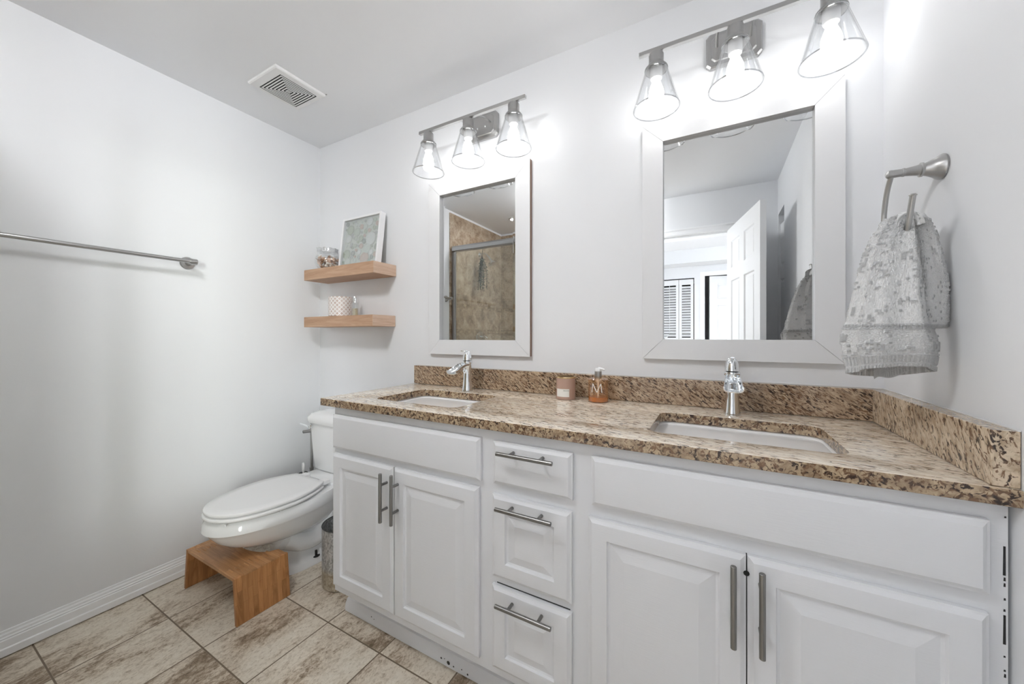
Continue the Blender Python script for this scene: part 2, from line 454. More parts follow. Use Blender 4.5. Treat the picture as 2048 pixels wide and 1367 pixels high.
# open bathroom door, hinged by the right jamb and swung in behind the camera
tip = Vector((2.566, -1.345)); hin = Vector((2.405, YR+.005))
ang = math.atan2(tip.y-hin.y, tip.x-hin.x)
d1 = door('door_1', (hin.x, hin.y, .012), ang, (tip-hin).length)
def knob_on(parent, x, z, s, y0, name='door_knob'):
    b = B()
    lathe(b, [(.030, 0), (.030, .006), (.012, .010), (.011, .032), (.022, .040), (.027, .052), (.022, .064), (.004, .068)], (x, y0, z), (0, s, 0), 20)
    o = obj(name, b, M_NICKEL, None, 40); o.parent = parent; return o
knob_on(d1, (tip-hin).length-.06, .93, -1, 0.0); knob_on(d1, (tip-hin).length-.06, .93, 1, .035)
# closet door on the right wall, ajar into the closet
d2 = door('door_2', (W+.045, CY1-.03, .012), radians(-97), .66, 2.03)
# bedroom door seen across the hallway
d3 = door('door_3', (2.215, -4.66, .012), radians(-14), .66, 2.03)

# louvred bifold doors across the hallway
def louvre(name, x0, x1, y):
    r = thing(name, (x0, y, 0.01), 'white louvred bifold door panel', 'door'); del r['label']; del r['category']; tag(r, kind='structure')
    b = B(); t = .028; s = .038
    box(b, x0, x0+s, y, y+t, .01, 2.02); box(b, x1-s, x1, y, y+t, .01, 2.02)
    box(b, x0+s, x1-s, y, y+t, 1.94, 2.02); box(b, x0+s, x1-s, y, y+t, .01, .12); box(b, x0+s, x1-s, y, y+t, .95, 1.03)
    obj('door_frame', b, M_DOOR, r)
    b = B(); z = .13
    while z < 1.93:
        if not (.93 < z < 1.03):
            hexa(b, [(x0+s, y+t, z), (x1-s, y+t, z), (x1-s, y+t-.005, z-.004), (x0+s, y+t-.005, z-.004),
                     (x0+s, y+.004, z+.029), (x1-s, y+.004, z+.029), (x1-s, y, z+.025), (x0+s, y, z+.025)])
        z += .040
    obj('louvre_slats', b, M_DOOR, r, 20)
    return r
for i, x in enumerate((1.205, 1.407, 1.609, 1.811)):
    louvre('door_%d' % (4+i), x, x+.197, -4.665)
simple('bifold_gap_shade', [(1.20, 2.02, -4.635, -4.628, 2.022, 2.034)], M_DARK)  # dark strip painting the shade in the gap above the bifold doors
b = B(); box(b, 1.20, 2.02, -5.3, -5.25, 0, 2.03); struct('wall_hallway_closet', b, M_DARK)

# ================================================================== SHOWER (seen in the left mirror)
b = B(); box(b, 0, .010, -2.36, -1.358, .40, 2.375); struct('wall_shower_tile_side', b, M_TILEX)
b = B(); box(b, .010, 1.52, -2.36, -2.345, .40, 2.375); struct('wall_shower_tile_rear', b, M_TILEY)
tub = thing('bathtub', (.76, -1.87, 0), 'white bathtub under the sliding glass shower doors', 'bathtub')
b = B()
lo = [rrect(.012, 1.515, -2.34, -1.36, .02, z) for z in (0.0, .43)] + [rrect(.10, 1.42, -2.27, -1.44, .12, .43), rrect(.16, 1.34, -2.22, -1.49, .16, .12), rrect(.3, 1.2, -2.1, -1.6, .1, .10)]
loft(b, lo); obj('tub_shell', b, M_PORC, tub, 40)
sd = thing('shower_door', (.76, -1.40, .43), 'sliding glass shower door with brushed metal header rail above the bathtub', 'shower door')
b = B(); pr = [(.030, 2.000), (.030, 2.030), (.022, 2.046), (-.022, 2.046), (-.030, 2.030), (-.030, 2.000), (-.020, 1.992), (.02, 1.992)]
loft(b, [[(x, -1.40+o, z) for o, z in pr] for x in (.022, 1.50)]); obj('header_rail', b, M_NICKEL, sd, 20)
b = B(); box(b, .012, .040, -1.415, -1.385, .435, 1.99); obj('wall_jamb', b, M_NICKEL, sd, bevel=.002)
b = B(); box(b, .012, 1.50, -1.42, -1.38, .432, .45); obj('sill_track', b, M_NICKEL, sd)
b = B(); box(b, .045, .79, -1.391, -1.386, .455, 1.99); obj('glass_panel', b, M_SHOWER, sd)
b = B(); box(b, .72, 1.49, -1.414, -1.409, .455, 1.99); obj('glass_panel', b, M_SHOWER, sd)
b = B(); box(b, .735, .755, -1.372, -1.360, 1.9, 2.05); obj('panel_bracket', b, M_NICKEL, sd)
b = B(); box(b, .045, .06, -1.394, -1.383, .455, 1.99); obj('panel_edge', b, M_NICKEL, sd)
sh = thing('shower_fixture', (0, -1.885, 2.0), 'chrome shower head on an angled arm above the shower valve', 'shower head')
b = B(); lathe(b, [(.028, 0), (.024, .008), (.01, .012)], (.010, -1.88, 2.06), (1, 0, 0), 20)
tube(b, spline([(.012, -1.88, 2.06), (.06, -1.88, 2.07), (.10, -1.88, 2.05), (.13, -1.885, 2.01)]), .009); obj('arm', b, M_CHROME, sh, 40)
b = B(); lathe(b, [(.012, -.01), (.016, .02), (.022, .045), (.046, .075), (.048, .085), (.04, .088)], (.125, -1.885, 2.02), (.45, 0, -.9), 24); obj('head', b, M_CHROME, sh, 40)
sv = thing('shower_valve', (0, -1.89, 1.16), 'round chrome shower valve plate with lever on the tiled shower wall', 'valve')
b = B(); lathe(b, [(.085, 0), (.082, .008), (.05, .014), (.03, .02)], (.010, -1.89, 1.13), (1, 0, 0), 32); obj('plate', b, M_CHROME, sv, 40)
b = B(); lathe(b, [(.024, 0), (.022, .04), (.01, .045)], (.028, -1.89, 1.13), (1, 0, 0), 20); tube(b, [(.06, -1.89, 1.13), (.075, -1.93, 1.10)], .007); obj('lever', b, M_CHROME, sv, 40)
# bunch of eucalyptus
M_LEAF = mat('eucalyptus_leaf', (.10, .155, .125), .7)
eu = thing('eucalyptus_bunch', (.10, -1.80, 2.0), 'hanging bunch of grey green eucalyptus beside the shower head', 'plant')
b = B()
leafs = B()
for i in range(15):
    a = random.uniform(0, 2*pi); sp = random.uniform(.015, .062); L = random.uniform(.24, .38)
    p0 = Vector((.10, -1.785, 2.03)); p1 = Vector((.10+sp*cos(a)*.6, -1.79+sp*sin(a), 2.0-L*.4)); p2 = Vector((.10+sp*cos(a)*.8, -1.79+sp*1.25*sin(a), 2.0-L))
    path = spline([p0, p1, p2], 7); tube(b, path, .0018, 5)
    for k, p in enumerate(path[2:]):
        for q in range(3):
            aa = random.uniform(0, 2*pi); s = random.uniform(.010, .017)
            u = Vector((cos(aa), sin(aa), random.uniform(-.7, .1))).normalized(); w = u.cross(Vector((0, 0, 1))).normalized()
            c = p + u*.004
            leafs.faces.new([leafs.verts.new(c), leafs.verts.new(c+u*s*.8+w*s*.45), leafs.verts.new(c+u*s*1.7), leafs.verts.new(c+u*s*.8-w*s*.45)])
tube(b, [(.10, -1.785, 2.03), (.105, -1.80, 2.13), (.012, -1.84, 2.16)], .0025, 6)
obj('stems', b, M_BLACK, eu); obj('leaves', leafs, M_LEAF, eu, None, recalc=False)['kind'] = 'stuff'
# recessed downlight over the shower
rl = thing('recessed_light', (.42, -1.90, H), 'small round recessed light in the shower ceiling', 'light')
b = B(); lathe(b, [(.050, 0), (.050, .004), (.034, .008), (.034, 0.002)], (.42, -1.90, H), (0, 0, -1), 28, False, False); obj('trim_ring', b, M_WHITEPL, rl, 30)
b = B(); lathe(b, [(.033, .001), (.03, .005), (.001, .006)], (.42, -1.90, H), (0, 0, -1), 24); obj('lens', b, M_CAN, rl, 40)
# fill lamp added on the bathroom ceiling to brighten the room, above the frame
GX, GY = 1.22, -1.52
cl = thing('ceiling_fill_lamp', (GX, GY, H), 'added round white drum fill lamp on the bathroom ceiling, out of view', 'ceiling light')
b = B(); lathe(b, [(.17, 0), (.17, .012), (.150, .016)], (GX, GY, H), (0, 0, -1), 40); obj('base', b, M_NICKEL, cl, 30)
b = B(); lathe(b, [(.150, .014), (.155, .02), (.155, .075), (.145, .095), (.11, .112), (.06, .12), (.001, .123)], (GX, GY, H), (0, 0, -1), 40); obj('drum', b, M_FILL_LAMP, cl, 60)

# ================================================================== VANITY
CX0 = .918; YF = -.540
van = thing('vanity_cabinet', ((CX0+W)/2, -.27, 0), 'long white painted double vanity cabinet under the granite countertop', 'cabinet')
b = B()
box(b, CX0, CX0+.018, YF+.018, -.004, .135, .884)            # side
box(b, CX0, W-.006, YF, YF+.018, .135, .884)                  # face frame
box(b, CX0+.018, W-.006, YF+.018, -.004, .135, .150)         # bottom
box(b, CX0+.018, W-.006, -.012, -.004, .150, .60)
zz = .86
while zz > .16:
    h = random.choice((.003, .004, .006, .012)) if not (.79 < zz < .815 or .68 < zz < .70) else .05
    if random.random() < .5 or h == .05:
        x = 2.7065 + random.uniform(-.0006, .0006); w = .0012 if h < .02 else .0016
        hexa(b, [(x-w, YF-.0006, zz-h), (x+w, YF-.0006, zz-h), (x+w, YF+.002, zz-h), (x-w, YF+.002, zz-h), (x-w*.6, YF-.0006, zz), (x+w*.9, YF-.0006, zz), (x+w, YF+.002, zz), (x-w, YF+.002, zz)], 1)
    zz -= h + random.uniform(.003, .010)
box(b, 1.69, 1.925, -.5404, -.5398, .4155, .4185, 1); box(b, 2.3312, 2.3343, -.5404, -.5398, .17, .69, 1)  # black strips paint the shade in the drawer and door gaps
obj('carcass', b, [M_CAB, M_BLACK], van)
b = B(); box(b, CX0+.004, W-.006, -.462, -.450, .0, .135); obj('toe_kick', b, M_CAB, van)
b = B()
loft(b, [[(x, -.462-o, z) for o, z in ((0, .002), (.016, .002), (.016, .018), (.013, .034), (.006, .047), (0, .050))] for x in (.897, W-.006)])
for x, z, w in ((1.06, .035, .004), (1.075, .030, .003), (1.42, .022, .006), (1.435, .026, .003), (1.452, .018, .012), (1.475, .015, .005), (1.51, .02, .004), (1.535, .014, .006)):
    lathe(b, [(w*.6, 0), (w*.5, .0006)], (x, -.4785, z), (0, -1, 0), 7, mi=1)
obj('shoe_moulding', b, [M_CAB, M_BLACK], van, 30)
EDGE = [(0, -.5405), (0, -.551), (.004, -.5525), (.011, -.558)]
def flat_front(name, x0, x1, z0, z1):
    b = B(); rings(b, x0, x1, z0, z1, EDGE + [(.014, -.5585)]); return obj(name, b, M_CAB, van, 12)
def panel_front(name, x0, x1, z0, z1, st=.050, slope=.034):
    b = B(); rings(b, x0, x1, z0, z1, EDGE + [(.014, -.5585), (st, -.5585), (st+.003, -.552), (st+.008, -.5505), (st+slope, -.5565), (st+slope+.002, -.557)])
    return obj(name, b, M_CAB, van, 12)
def pull(parent, a, c, inset=.041):
    """bar pull from a to c standing off the front"""
    a = Vector(a); c = Vector(c); d = (c-a).normalized(); L = (c-a).length
    b = B()
    lathe(b, [(.0052, 0), (.006, .0008), (.006, L-.0008), (.0052, L)], a, d, 16)
    for s in (inset, L-inset):
        p = a + d*s
        lathe(b, [(.0048, 0), (.0048, abs(a.y)-.5585)], p, (0, 1, 0), 12)
    return obj('handle', b, M_PULL, parent, 40)
YP = -.590
fl = flat_front('false_front', CX0+.003, 1.637, .717, .852)
fr = flat_front('false_front', 1.987, 2.685, .724, .852)
dz0 = .165
dA = panel_front('door', .922, 1.262, dz0, .697); dB = panel_front('door', 1.2655, 1.630, dz0, .697)
dC = panel_front('door', 1.979, 2.3315, dz0, .691, slope=.040); dD = panel_front('door', 2.334, 2.684, dz0, .691, slope=.040)
pull(dA, (1.2363, YP, .507), (1.2363, YP, .681)); pull(dB, (1.2906, YP, .510), (1.2906, YP, .684))
pull(dC, (2.3065, YP, .505), (2.3065, YP, .680)); pull(dD, (2.3575, YP, .504), (2.3575, YP, .680))
w1 = flat_front('drawer', 1.683, 1.935, .722, .850)
w2 = panel_front('drawer', 1.679, 1.932, .441, .690, .048, .030)
w3 = panel_front('drawer', 1.679, 1.932, dz0, .415, .048, .030)
pull(w1, (1.716, YP, .8265), (1.892, YP, .8265)); pull(w2, (1.712, YP, .6645), (1.888, YP, .6645)); pull(w3, (1.712, YP, .383), (1.888, YP, .383))
b = B(); lathe(b, [(.006, 0), (.005, .0006)], (2.3318, -.5583, .655), (0, -1, 0), 10); obj('latch_hole', b, M_DARK, van)

# granite countertop
def slab(name, outer, holes, z0, z1, mats, parent, bev=.002):
    cu = bpy.data.curves.new('outline', 'CURVE'); cu.dimensions = '2D'; cu.fill_mode = 'BOTH'
    for lp in [outer] + holes:
        sp = cu.splines.new('POLY'); sp.points.add(len(lp)-1); sp.use_cyclic_u = True
        for p, q in zip(sp.points, lp): p.co = (q[0], q[1], 0, 1)
    cu.extrude = (z1-z0)/2 - bev; cu.bevel_depth = bev; cu.bevel_resolution = 2; cu.offset = -bev
    tmp = bpy.data.objects.new('outline', cu); COL.objects.link(tmp)
    bpy.context.view_layer.update()
    me = bpy.data.meshes.new_from_object(tmp.evaluated_get(bpy.context.evaluated_depsgraph_get()))
    bpy.data.objects.remove(tmp); bpy.data.curves.remove(cu)
    bm = B(); bm.from_mesh(me); bpy.data.meshes.remove(me)
    bmesh.ops.remove_doubles(bm, verts=bm.verts, dist=1e-5)
    bmesh.ops.translate(bm, verts=bm.verts, vec=(0, 0, (z0+z1)/2))
    bm.normal_update()
    for f in bm.faces: f.material_index = 0 if f.normal.z > .5 else 1
    return obj(name, bm, mats, parent, 35, recalc=False)
ZT = .9147
ctop = thing('countertop', (1.79, -.28, ZT), 'speckled tan and brown granite countertop with two undermount sink cutouts and raised splashes', 'countertop')
HL = (1.060, 1.474, -.468, -.170); HR = (2.116, 2.530, -.466, -.180)
slab('slab', [(.8605, -.5652), (W-.001, -.5652), (W-.001, -.001), (.8605, -.001)],
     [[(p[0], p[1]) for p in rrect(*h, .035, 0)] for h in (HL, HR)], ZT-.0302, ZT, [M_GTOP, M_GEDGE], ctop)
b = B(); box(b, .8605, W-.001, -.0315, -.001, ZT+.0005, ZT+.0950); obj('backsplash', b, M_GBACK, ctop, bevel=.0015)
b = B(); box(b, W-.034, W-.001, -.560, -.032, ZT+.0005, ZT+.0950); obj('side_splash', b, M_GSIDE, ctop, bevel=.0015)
b = B(); box(b, .862, W-.002, -.004, -.001, ZT+.0952, ZT+.0975); obj('caulk_line', b, M_WHITEPL, ctop)
b = B(); box(b, W-.004, W-.0012, -.56, -.004, ZT+.0952, ZT+.0975); obj('caulk_line', b, M_WHITEPL, ctop)

def sink(h, label):
    x0, x1, y0, y1 = h
    t = thing('undermount_sink', ((x0+x1)/2, (y0+y1)/2, ZT-.03), label, 'sink', 'undermount sinks in the countertop')
    e = .006; b = B(); z = ZT-.0305
    lo = [rrect(x0-.02, x1+.02, y0-.02, y1+.02, .05, z-.008), rrect(x0-.02, x1+.02, y0-.02, y1+.02, .05, z), rrect(x0-e, x1+e, y0-e, y1+e, .040, z), rrect(x0+.002, x1-.002, y0+.002, y1-.002, .040, z-.010)]
    for k in range(1, 9):
        a = k/8; ins = .010 + .045*(1-cos(a*pi/2)); dz = .010 + .125*sin(a*pi/2)
        lo.append(rrect(x0+ins, x1-ins, y0+ins, y1-ins, .045+ins*.5, z-dz))
    lo.append(rrect(x0+.12, x1-.12, y0+.10, y1-.10, .03, z-.139))
    lo.append(rrect(x0+.18, x1-.18, y0+.13, y1-.13, .015, z-.142))
    loft(b, lo); obj('basin', b, M_SINK, t, 50)
    b = B(); lathe(b, [(.022, 0), (.022, .004), (.012, .006), (.001, .006)], ((x0+x1)/2, (y0+y1)/2, z-.143), (0, 0, 1), 24); obj('drain', b, M_CHROME, t, 40)
sink(HL, 'white rectangular undermount sink at the left end of the countertop')
sink(HR, 'white rectangular undermount sink nearer the right wall')

def faucet(x, y, label):
    t = thing('faucet', (x, y, ZT), label, 'faucet', 'chrome waterfall faucets on the countertop')
    b = B(); lathe(b, [(.0250, 0), (.0252, .003), (.0235, .012), (.0205, .035), (.0185, .060), (.0178, .085), (.0185, .105), (.0205, .120), (.0215, .130)], (x, y, ZT), (0, 0, 1), 32)
    lathe(b, [(.0235, .128), (.0245, .132), (.0235, .138), (.019, .140)], (x, y, ZT), (0, 0, 1), 32)
    obj('body', b, M_CHROME, t, 40)
    # open trough spout reaching over the basin
    path = spline([(0, .010, .121), (0, -.025, .124), (0, -.055, .118), (0, -.082, .106), (0, -.103, .098), (0, -.118, .096)], 5)
    n = len(path); loops = []
    for i, p in enumerate(path):
        s = i/(n-1); w = .018 + .009*s; hh = .014 + .004*math.sin(s*pi) + .003*s; th = .003
        tdir = (path[min(i+1, n-1)] - path[max(i-1, 0)]).normalized(); up = Vector((1, 0, 0)).cross(tdir).normalized()
        if up.z < 0: up = -up
        sec = []
        for k in range(13):       # outer U
            a = pi + pi*k/12
            ca = math.copysign(abs(cos(a))**.6, cos(a)); sa = -abs(sin(a))**.6
            sec.append(Vector((x, y, ZT)) + p + Vector((1, 0, 0))*w*ca + up*(hh*sa + hh*.35))
        for k in range(13):
            a = 2*pi - pi*k/12
            ca = math.copysign(abs(cos(a))**.6, cos(a)); sa = -abs(sin(a))**.6
            sec.append(Vector((x, y, ZT)) + p + Vector((1, 0, 0))*(w-th)*ca + up*((hh-th)*sa + hh*.35))
        loops.append(sec)
    b = B(); loft(b, loops); obj('spout', b, M_CHROME, t, 50)
    b = B(); lathe(b, [(.009, 0), (.0105, .004), (.007, .007), (.001, .008)], (x, y-.0165, ZT+.092), (0, -1, .1), 18); obj('badge', b, M_CHROME, t, 40)
    b = B(); lathe(b, [(.0215, .141), (.0215, .146), (.0205, .156), (.0180, .168), (.0135, .178), (.006, .184), (.001, .185)], (x, y, ZT), (0, 0, 1), 32)
    lv = spline([(x, y+.004, ZT+.182), (x, y-.012, ZT+.1855), (x, y-.030, ZT+.184), (x, y-.044, ZT+.186)], 4)
    lo = []
    for i, p in enumerate(lv):
        w = .0085 - .003*i/len(lv)
        lo.append([p+Vector((w*cos(q*pi/6), 0, .0017*sin(q*pi/6))) for q in range(12)])
    loft(b, lo); obj('handle', b, M_CHROME, t, 40)
faucet(1.275, -.120, 'chrome waterfall faucet behind the left sink, under the smaller looking mirror')
faucet(2.322, -.118, 'chrome waterfall faucet behind the right sink, nearer the towel')

# scented candle
cd = thing('scented_candle', (1.748, -.105, ZT), 'pink brown glass candle with gold rim and white label, left of the soap bottle', 'candle')
M_PINK = mat('blush_glass', (.47, .31, .25), .15, spec=.6)
R = .0385; cxy = (1.7475, -.100, ZT+.0005)
b = B(); lathe(b, [(R-.004, 0), (R-.001, .001), (R, .005), (R, .086), (R-.002, .086), (R-.002, .070), (.001, .069)], cxy, (0, 0, 1), 48); obj('jar', b, M_PINK, cd, 40)
b = B(); lathe(b, [(R-.003, .085), (R+.001, .085), (R+.0015, .088), (R+.001, .091), (R-.003, .091), (R-.003, .085)], cxy, (0, 0, 1), 48, False, False); obj('rim', b, mat('gold_rim', (.80, .62, .36), .25, 1.0), cd, 40)
b = B(); lathe(b, [(R-.0035, .078), (.001, .078)], cxy, (0, 0, 1), 40); obj('wax', b, mat('wax', (.80, .74, .62), .5), cd)
def wrap(bm, c, r, a0, a1, z0, z1, n=14, mi=0):
    loft(bm, [[(c[0]+r*cos(a0+(a1-a0)*i/n), c[1]+r*sin(a0+(a1-a0)*i/n), z) for i in range(n+1)] for z in (z0, z1)], closed=False, mi=mi)
vdir = math.atan2(-1.4962-cxy[1], 2.2687-cxy[0])   # side turned to the sinks
b = B(); wrap(b, cxy, R+.0004, vdir-radians(62), vdir+radians(20), ZT+.013, ZT+.044); lab = obj('label_sticker', b, mat('label_paper', (.80, .79, .75), .6), cd, 60)
def text(name, body, size, loc, rot, m, parent, ext=.0002, font=None, align='CENTER', wrapc=None, space=1.0):
    cu = bpy.data.curves.new(name, 'FONT'); cu.body = body; cu.size = size; cu.extrude = ext; cu.align_x = align; cu.align_y = 'CENTER'; cu.space_character = space
    tmp = bpy.data.objects.new(name, cu); COL.objects.link(tmp); bpy.context.view_layer.update()
    me = bpy.data.meshes.new_from_object(tmp.evaluated_get(bpy.context.evaluated_depsgraph_get()))
    bpy.data.objects.remove(tmp)
    bm = B(); bm.from_mesh(me); bpy.data.meshes.remove(me)
    if wrapc:
        c, r, a, z = wrapc
        bmesh.ops.subdivide_edges(bm, edges=[e for e in bm.edges if e.calc_length() > .002], cuts=2)
        for v in bm.verts:
            aa = a + v.co.x/r; rr = r + v.co.z
            v.co = Vector((c[0]+rr*cos(aa), c[1]+rr*sin(aa), z + v.co.y))
    else:
        bmesh.ops.transform(bm, matrix=Matrix.Translation(loc) @ rot.to_4x4(), verts=bm.verts)
    return obj(name, bm, m, parent, None)
M_INK = mat('label_ink', (.03, .03, .03), .6)
text('lettering', 'BRAVE', .0062, None, None, M_INK, lab, .0002, wrapc=(cxy, R+.0007, vdir+radians(2), ZT+.0375), space=1.3)

# soap dispenser
so = thing('soap_dispenser', (1.880, -.105, ZT), 'amber glass soap pump bottle with a white letter M, right of the candle', 'soap dispenser')
c = (1.880, -.102, ZT+.0005); R = .0375
b = B(); lathe(b, [(R-.003, 0), (R, .003), (R, .086), (R-.004, .090), (.014, .092), (.014, .098)], c, (0, 0, 1), 48, True, False); obj('bottle', b, M_AMBER, so, 35)
b = B(); lathe(b, [(R-.004, .002), (R-.0015, .004), (R-.0015, .020), (.001, .020)], c, (0, 0, 1), 40); obj('soap', b, M_LIQ, so, 40)
b = B(); lathe(b, [(.0135, .092), (.0135, .117), (.011, .119)], c, (0, 0, 1), 28); obj('collar', b, M_NICKEL, so, 30)
b = B(); lathe(b, [(.0125, .118), (.0125, .127), (.010, .130), (.004, .131)], c, (0, 0, 1), 24)
tube(b, spline([(c[0]+.002, c[1], ZT+.128), (c[0]+.016, c[1]-.004, ZT+.1275), (c[0]+.027, c[1]-.007, ZT+.124)], 4), [.006, .006, .0055, .005, .0045, .004, .0036, .0034, .003], 10)
obj('pump', b, mat('clear_white_plastic', (.85, .86, .87), .15), so, 40)
b = B(); tube(b, [(c[0], c[1], ZT+.006), (c[0], c[1], ZT+.095)], .003, 10); lathe(b, [(.007, .078), (.007, .094)], c, (0, 0, 1), 14); obj('dip_tube', b, mat('dip_tube', (.8, .7, .58), .3), so, 40)
vd = math.atan2(-1.4962-c[1], 2.2687-c[0]) - radians(6)
b = B()
def stroke(bm, p, q, w):
    n = 6
    rows = []
    for i in range(n+1):
        u = p[0]+(q[0]-p[0])*i/n; z = p[1]+(q[1]-p[1])*i/n
        for s in (-1, 1):
            pass
        rows.append([(c[0]+(R+.0005)*cos(vd+(u+s*w/2)/R), c[1]+(R+.0005)*sin(vd+(u+s*w/2)/R), z) for s in (-1, 1)])
    loft(bm, rows, closed=False)
zb, ztp = ZT+.040, ZT+.074
for p, q, w in (((-.0205, zb), (-.0165, ztp), .0026), ((-.0165, ztp), (-.001, zb+.001), .0034), ((-.001, zb+.001), (.0135, ztp), .0026), ((.0135, ztp), (.0175, zb), .0034)):
    stroke(b, p, q, w)
obj('letter_m', b, mat('white_print', (.86, .84, .80), .5), so, None)

# ================================================================== MIRRORS
def mirror(x0, x1, z0, z1, label, m_side):
    t = thing('wall_mirror', ((x0+x1)/2, 0, z0), label, 'mirror', 'framed mirrors above the vanity')
    yf = -.024; w = .0735
    for side in range(4):
        b = B(); g = .0004
        P = {0: [(x0, z0), (x1, z0), (x1-w, z0+w), (x0+w, z0+w)], 1: [(x1, z0), (x1, z1), (x1-w, z1-w), (x1-w, z0+w)],
             2: [(x1, z1), (x0, z1), (x0+w, z1-w), (x1-w, z1-w)], 3: [(x0, z1), (x0, z0), (x0+w, z0+w), (x0+w, z1-w)]}[side]
        cx = sum(p[0] for p in P)/4; cz = sum(p[1] for p in P)/4
        e = [(p[0]+(g if p[0] < cx else -g)*(1 if side in (0, 2) else 0), p[1]+(g if p[1] < cz else -g)*(1 if side in (1, 3) else 0)) for p in P]
        v, n = [], 4
        lo = [[(p[0], y, p[1]) for p in e] for y in (-.001, yf+.005, yf)]
        loft(b, lo)
        b.normal_update()
        bmesh.ops.recalc_face_normals(b, faces=b.faces)
        for f in b.faces:
            cc = f.calc_center_median(); nn = f.normal
            outer = (side == 0 and nn.z < -.9) or (side == 1 and nn.x > .9) or (side == 2 and nn.z > .9) or (side == 3 and nn.x < -.9)
            f.material_index = 1 if outer and cc.y > yf+.0049 else 0
        obj('frame_rail' if side in (0, 2) else 'frame_stile', b, [M_FRAME, m_side], t, bevel=.0008)
    # bevelled glass
    b = B(); i0 = .004
    gx0, gx1, gz0, gz1 = x0+w-i0, x1-w+i0, z0+w-i0, z1-w+i0
    bv = .026
    lp = [[(gx0, -.0020, gz0), (gx1, -.0020, gz0), (gx1, -.0020, gz1), (gx0, -.0020, gz1)],
          [(gx0, -.0057, gz0), (gx1, -.0057, gz0), (gx1, -.0057, gz1), (gx0, -.0057, gz1)],
          [(gx0+bv, -.0060, gz0+bv), (gx1-bv, -.0060, gz0+bv), (gx1-bv, -.0060, gz1-bv), (gx0+bv, -.0060, gz1-bv)]]
    loft(b, lp); obj('glass', b, M_MIRROR, t, None)
    return t
mirror(.9555, 1.5475, 1.0740, 1.9660, 'smaller looking white framed wall mirror on the left, brown side edge, reflecting the shower', M_BROWN)
mirror(2.0300, 2.6240, 1.0815, 1.9710, 'white framed wall mirror on the right, reflecting the open door and hallway', M_FRAME)

# ================================================================== VANITY LIGHTS
def vlight(xc, label):
    t = thing('vanity_light', (xc, 0, 2.17), label, 'wall light', 'three lamp vanity lights above the mirrors')
    zb = 2.1665; yb = -.134
    b = B(); box(b, xc-.293, xc+.293, yb-.0075, yb+.0075, zb-.0075, zb+.0075); obj('bar', b, M_NICKEL, t, bevel=.0012)
    b = B(); px0, px1, pz0, pz1 = xc-.084, xc+.084, 2.118, 2.240
    def oct_(i, y):
        k = .012
        X0, X1, Z0, Z1 = px0+i, px1-i, pz0+i, pz1-i
        return [(X0+k, y, Z0), (X1-k, y, Z0), (X1, y, Z0+k), (X1, y, Z1-k), (X1-k, y, Z1), (X0+k, y, Z1), (X0, y, Z1-k), (X0, y, Z0+k)]
    loft(b, [oct_(0, -.001), oct_(0, -.014), oct_(.004, -.019), oct_(.016, -.021), oct_(.019, -.0245)]); obj('back_plate', b, M_NICKEL, t, 25)
    for s in (-1, 1):
        b = B(); lathe(b, [(.0035, 0), (.0045, .002), (.004, .005), (.001, .006)], (xc+s*.022, -.0243, 2.170), (0, -1, 0), 12); obj('screw', b, M_CHROME, t, 40)
    for s in (-1, 1):
        b = B(); tube(b, spline([(xc+s*.050, -.023, 2.185), (xc+s*.050, -.075, 2.180), (xc+s*.048, yb+.004, zb)], 5), .0042, 10); obj('arm', b, M_NICKEL, t, 40)
    for k in (-1, 0, 1):
        x = xc + k*.236; c = (x, yb, 0)
        b = B(); lathe(b, [(.006, zb-.007), (.006, 2.154), (.022, 2.153), (.0245, 2.148), (.0245, 2.121), (.027, 2.115), (.0375, 2.103), (.0385, 2.098), (.035, 2.098), (.02, 2.11)], c, (0, 0, 1), 36, True, False)
        so_ = obj('socket_cup', b, M_NICKEL, t, 30)
        b = B(); lathe(b, [(.0205, 2.11), (.0205, 2.072), (.018, 2.066), (.014, 2.066)], c, (0, 0, 1), 28, False, True); obj('socket', b, M_WHITEPL, so_, 30)
        b = B()
        lathe(b, [(.0335, 2.101), (.0370, 2.094), (.0765, 1.964)], c, (0, 0, 1), 56, False, False)
        lathe(b, [(.0735, 1.964), (.0345, 2.092)], c, (0, 0, 1), 56, False, False)
        g = obj('glass_shade', b, M_SHADE, t, 30)
        for nm_, R_, z_, rr in (('shade_rim', .0752, 1.963, .0021), ('shade_neck_ring', .0362, 2.0955, .0017)):
            n = 56; b = B()
            loops = [[Vector((x+(R_+rr*cos(q*pi/4))*cos(2*pi*i/n), yb+(R_+rr*cos(q*pi/4))*sin(2*pi*i/n), z_+rr*sin(q*pi/4))) for q in range(8)] for i in range(n+1)]
            loft(b, loops, True, False, False)
            bmesh.ops.remove_doubles(b, verts=b.verts, dist=1e-5)
            obj(nm_, b, M_RIM, g, 40)
        b = B(); lathe(b, [(.012, 2.064), (.013, 2.055), (.018, 2.042), (.0235, 2.026), (.0250, 2.010), (.0225, 1.994), (.014, 1.985), (.001, 1.981)], c, (0, 0, 1), 24)
        obj('bulb', b, M_BULB, so_, 60)
    return t
vlight(1.290, 'three lamp brushed nickel vanity light above the left mirror')
vlight(2.330, 'three lamp brushed nickel vanity light above the right mirror')

# ================================================================== SHELVES
def shelf(z0, z1, x0, x1, label):
    t = thing('floating_shelf', ((x0+x1)/2, -.08, z0), label, 'shelf', 'wooden floating shelves in the corner')
    b = B(); box(b, x0, x1, -.160, -.001, z0, z1)
    b.normal_update()
    for f in b.faces:
        if abs(f.normal.x) > .9: f.material_index = 1
    obj('board', b, [M_SHELF, M_SHELFEND], t, bevel=.0015)
shelf(1.5035, 1.5665, .087, .696, 'upper wooden floating shelf holding the framed artwork')
shelf(1.2205, 1.2815, .086, .690, 'lower wooden floating shelf holding the patterned candle holder')
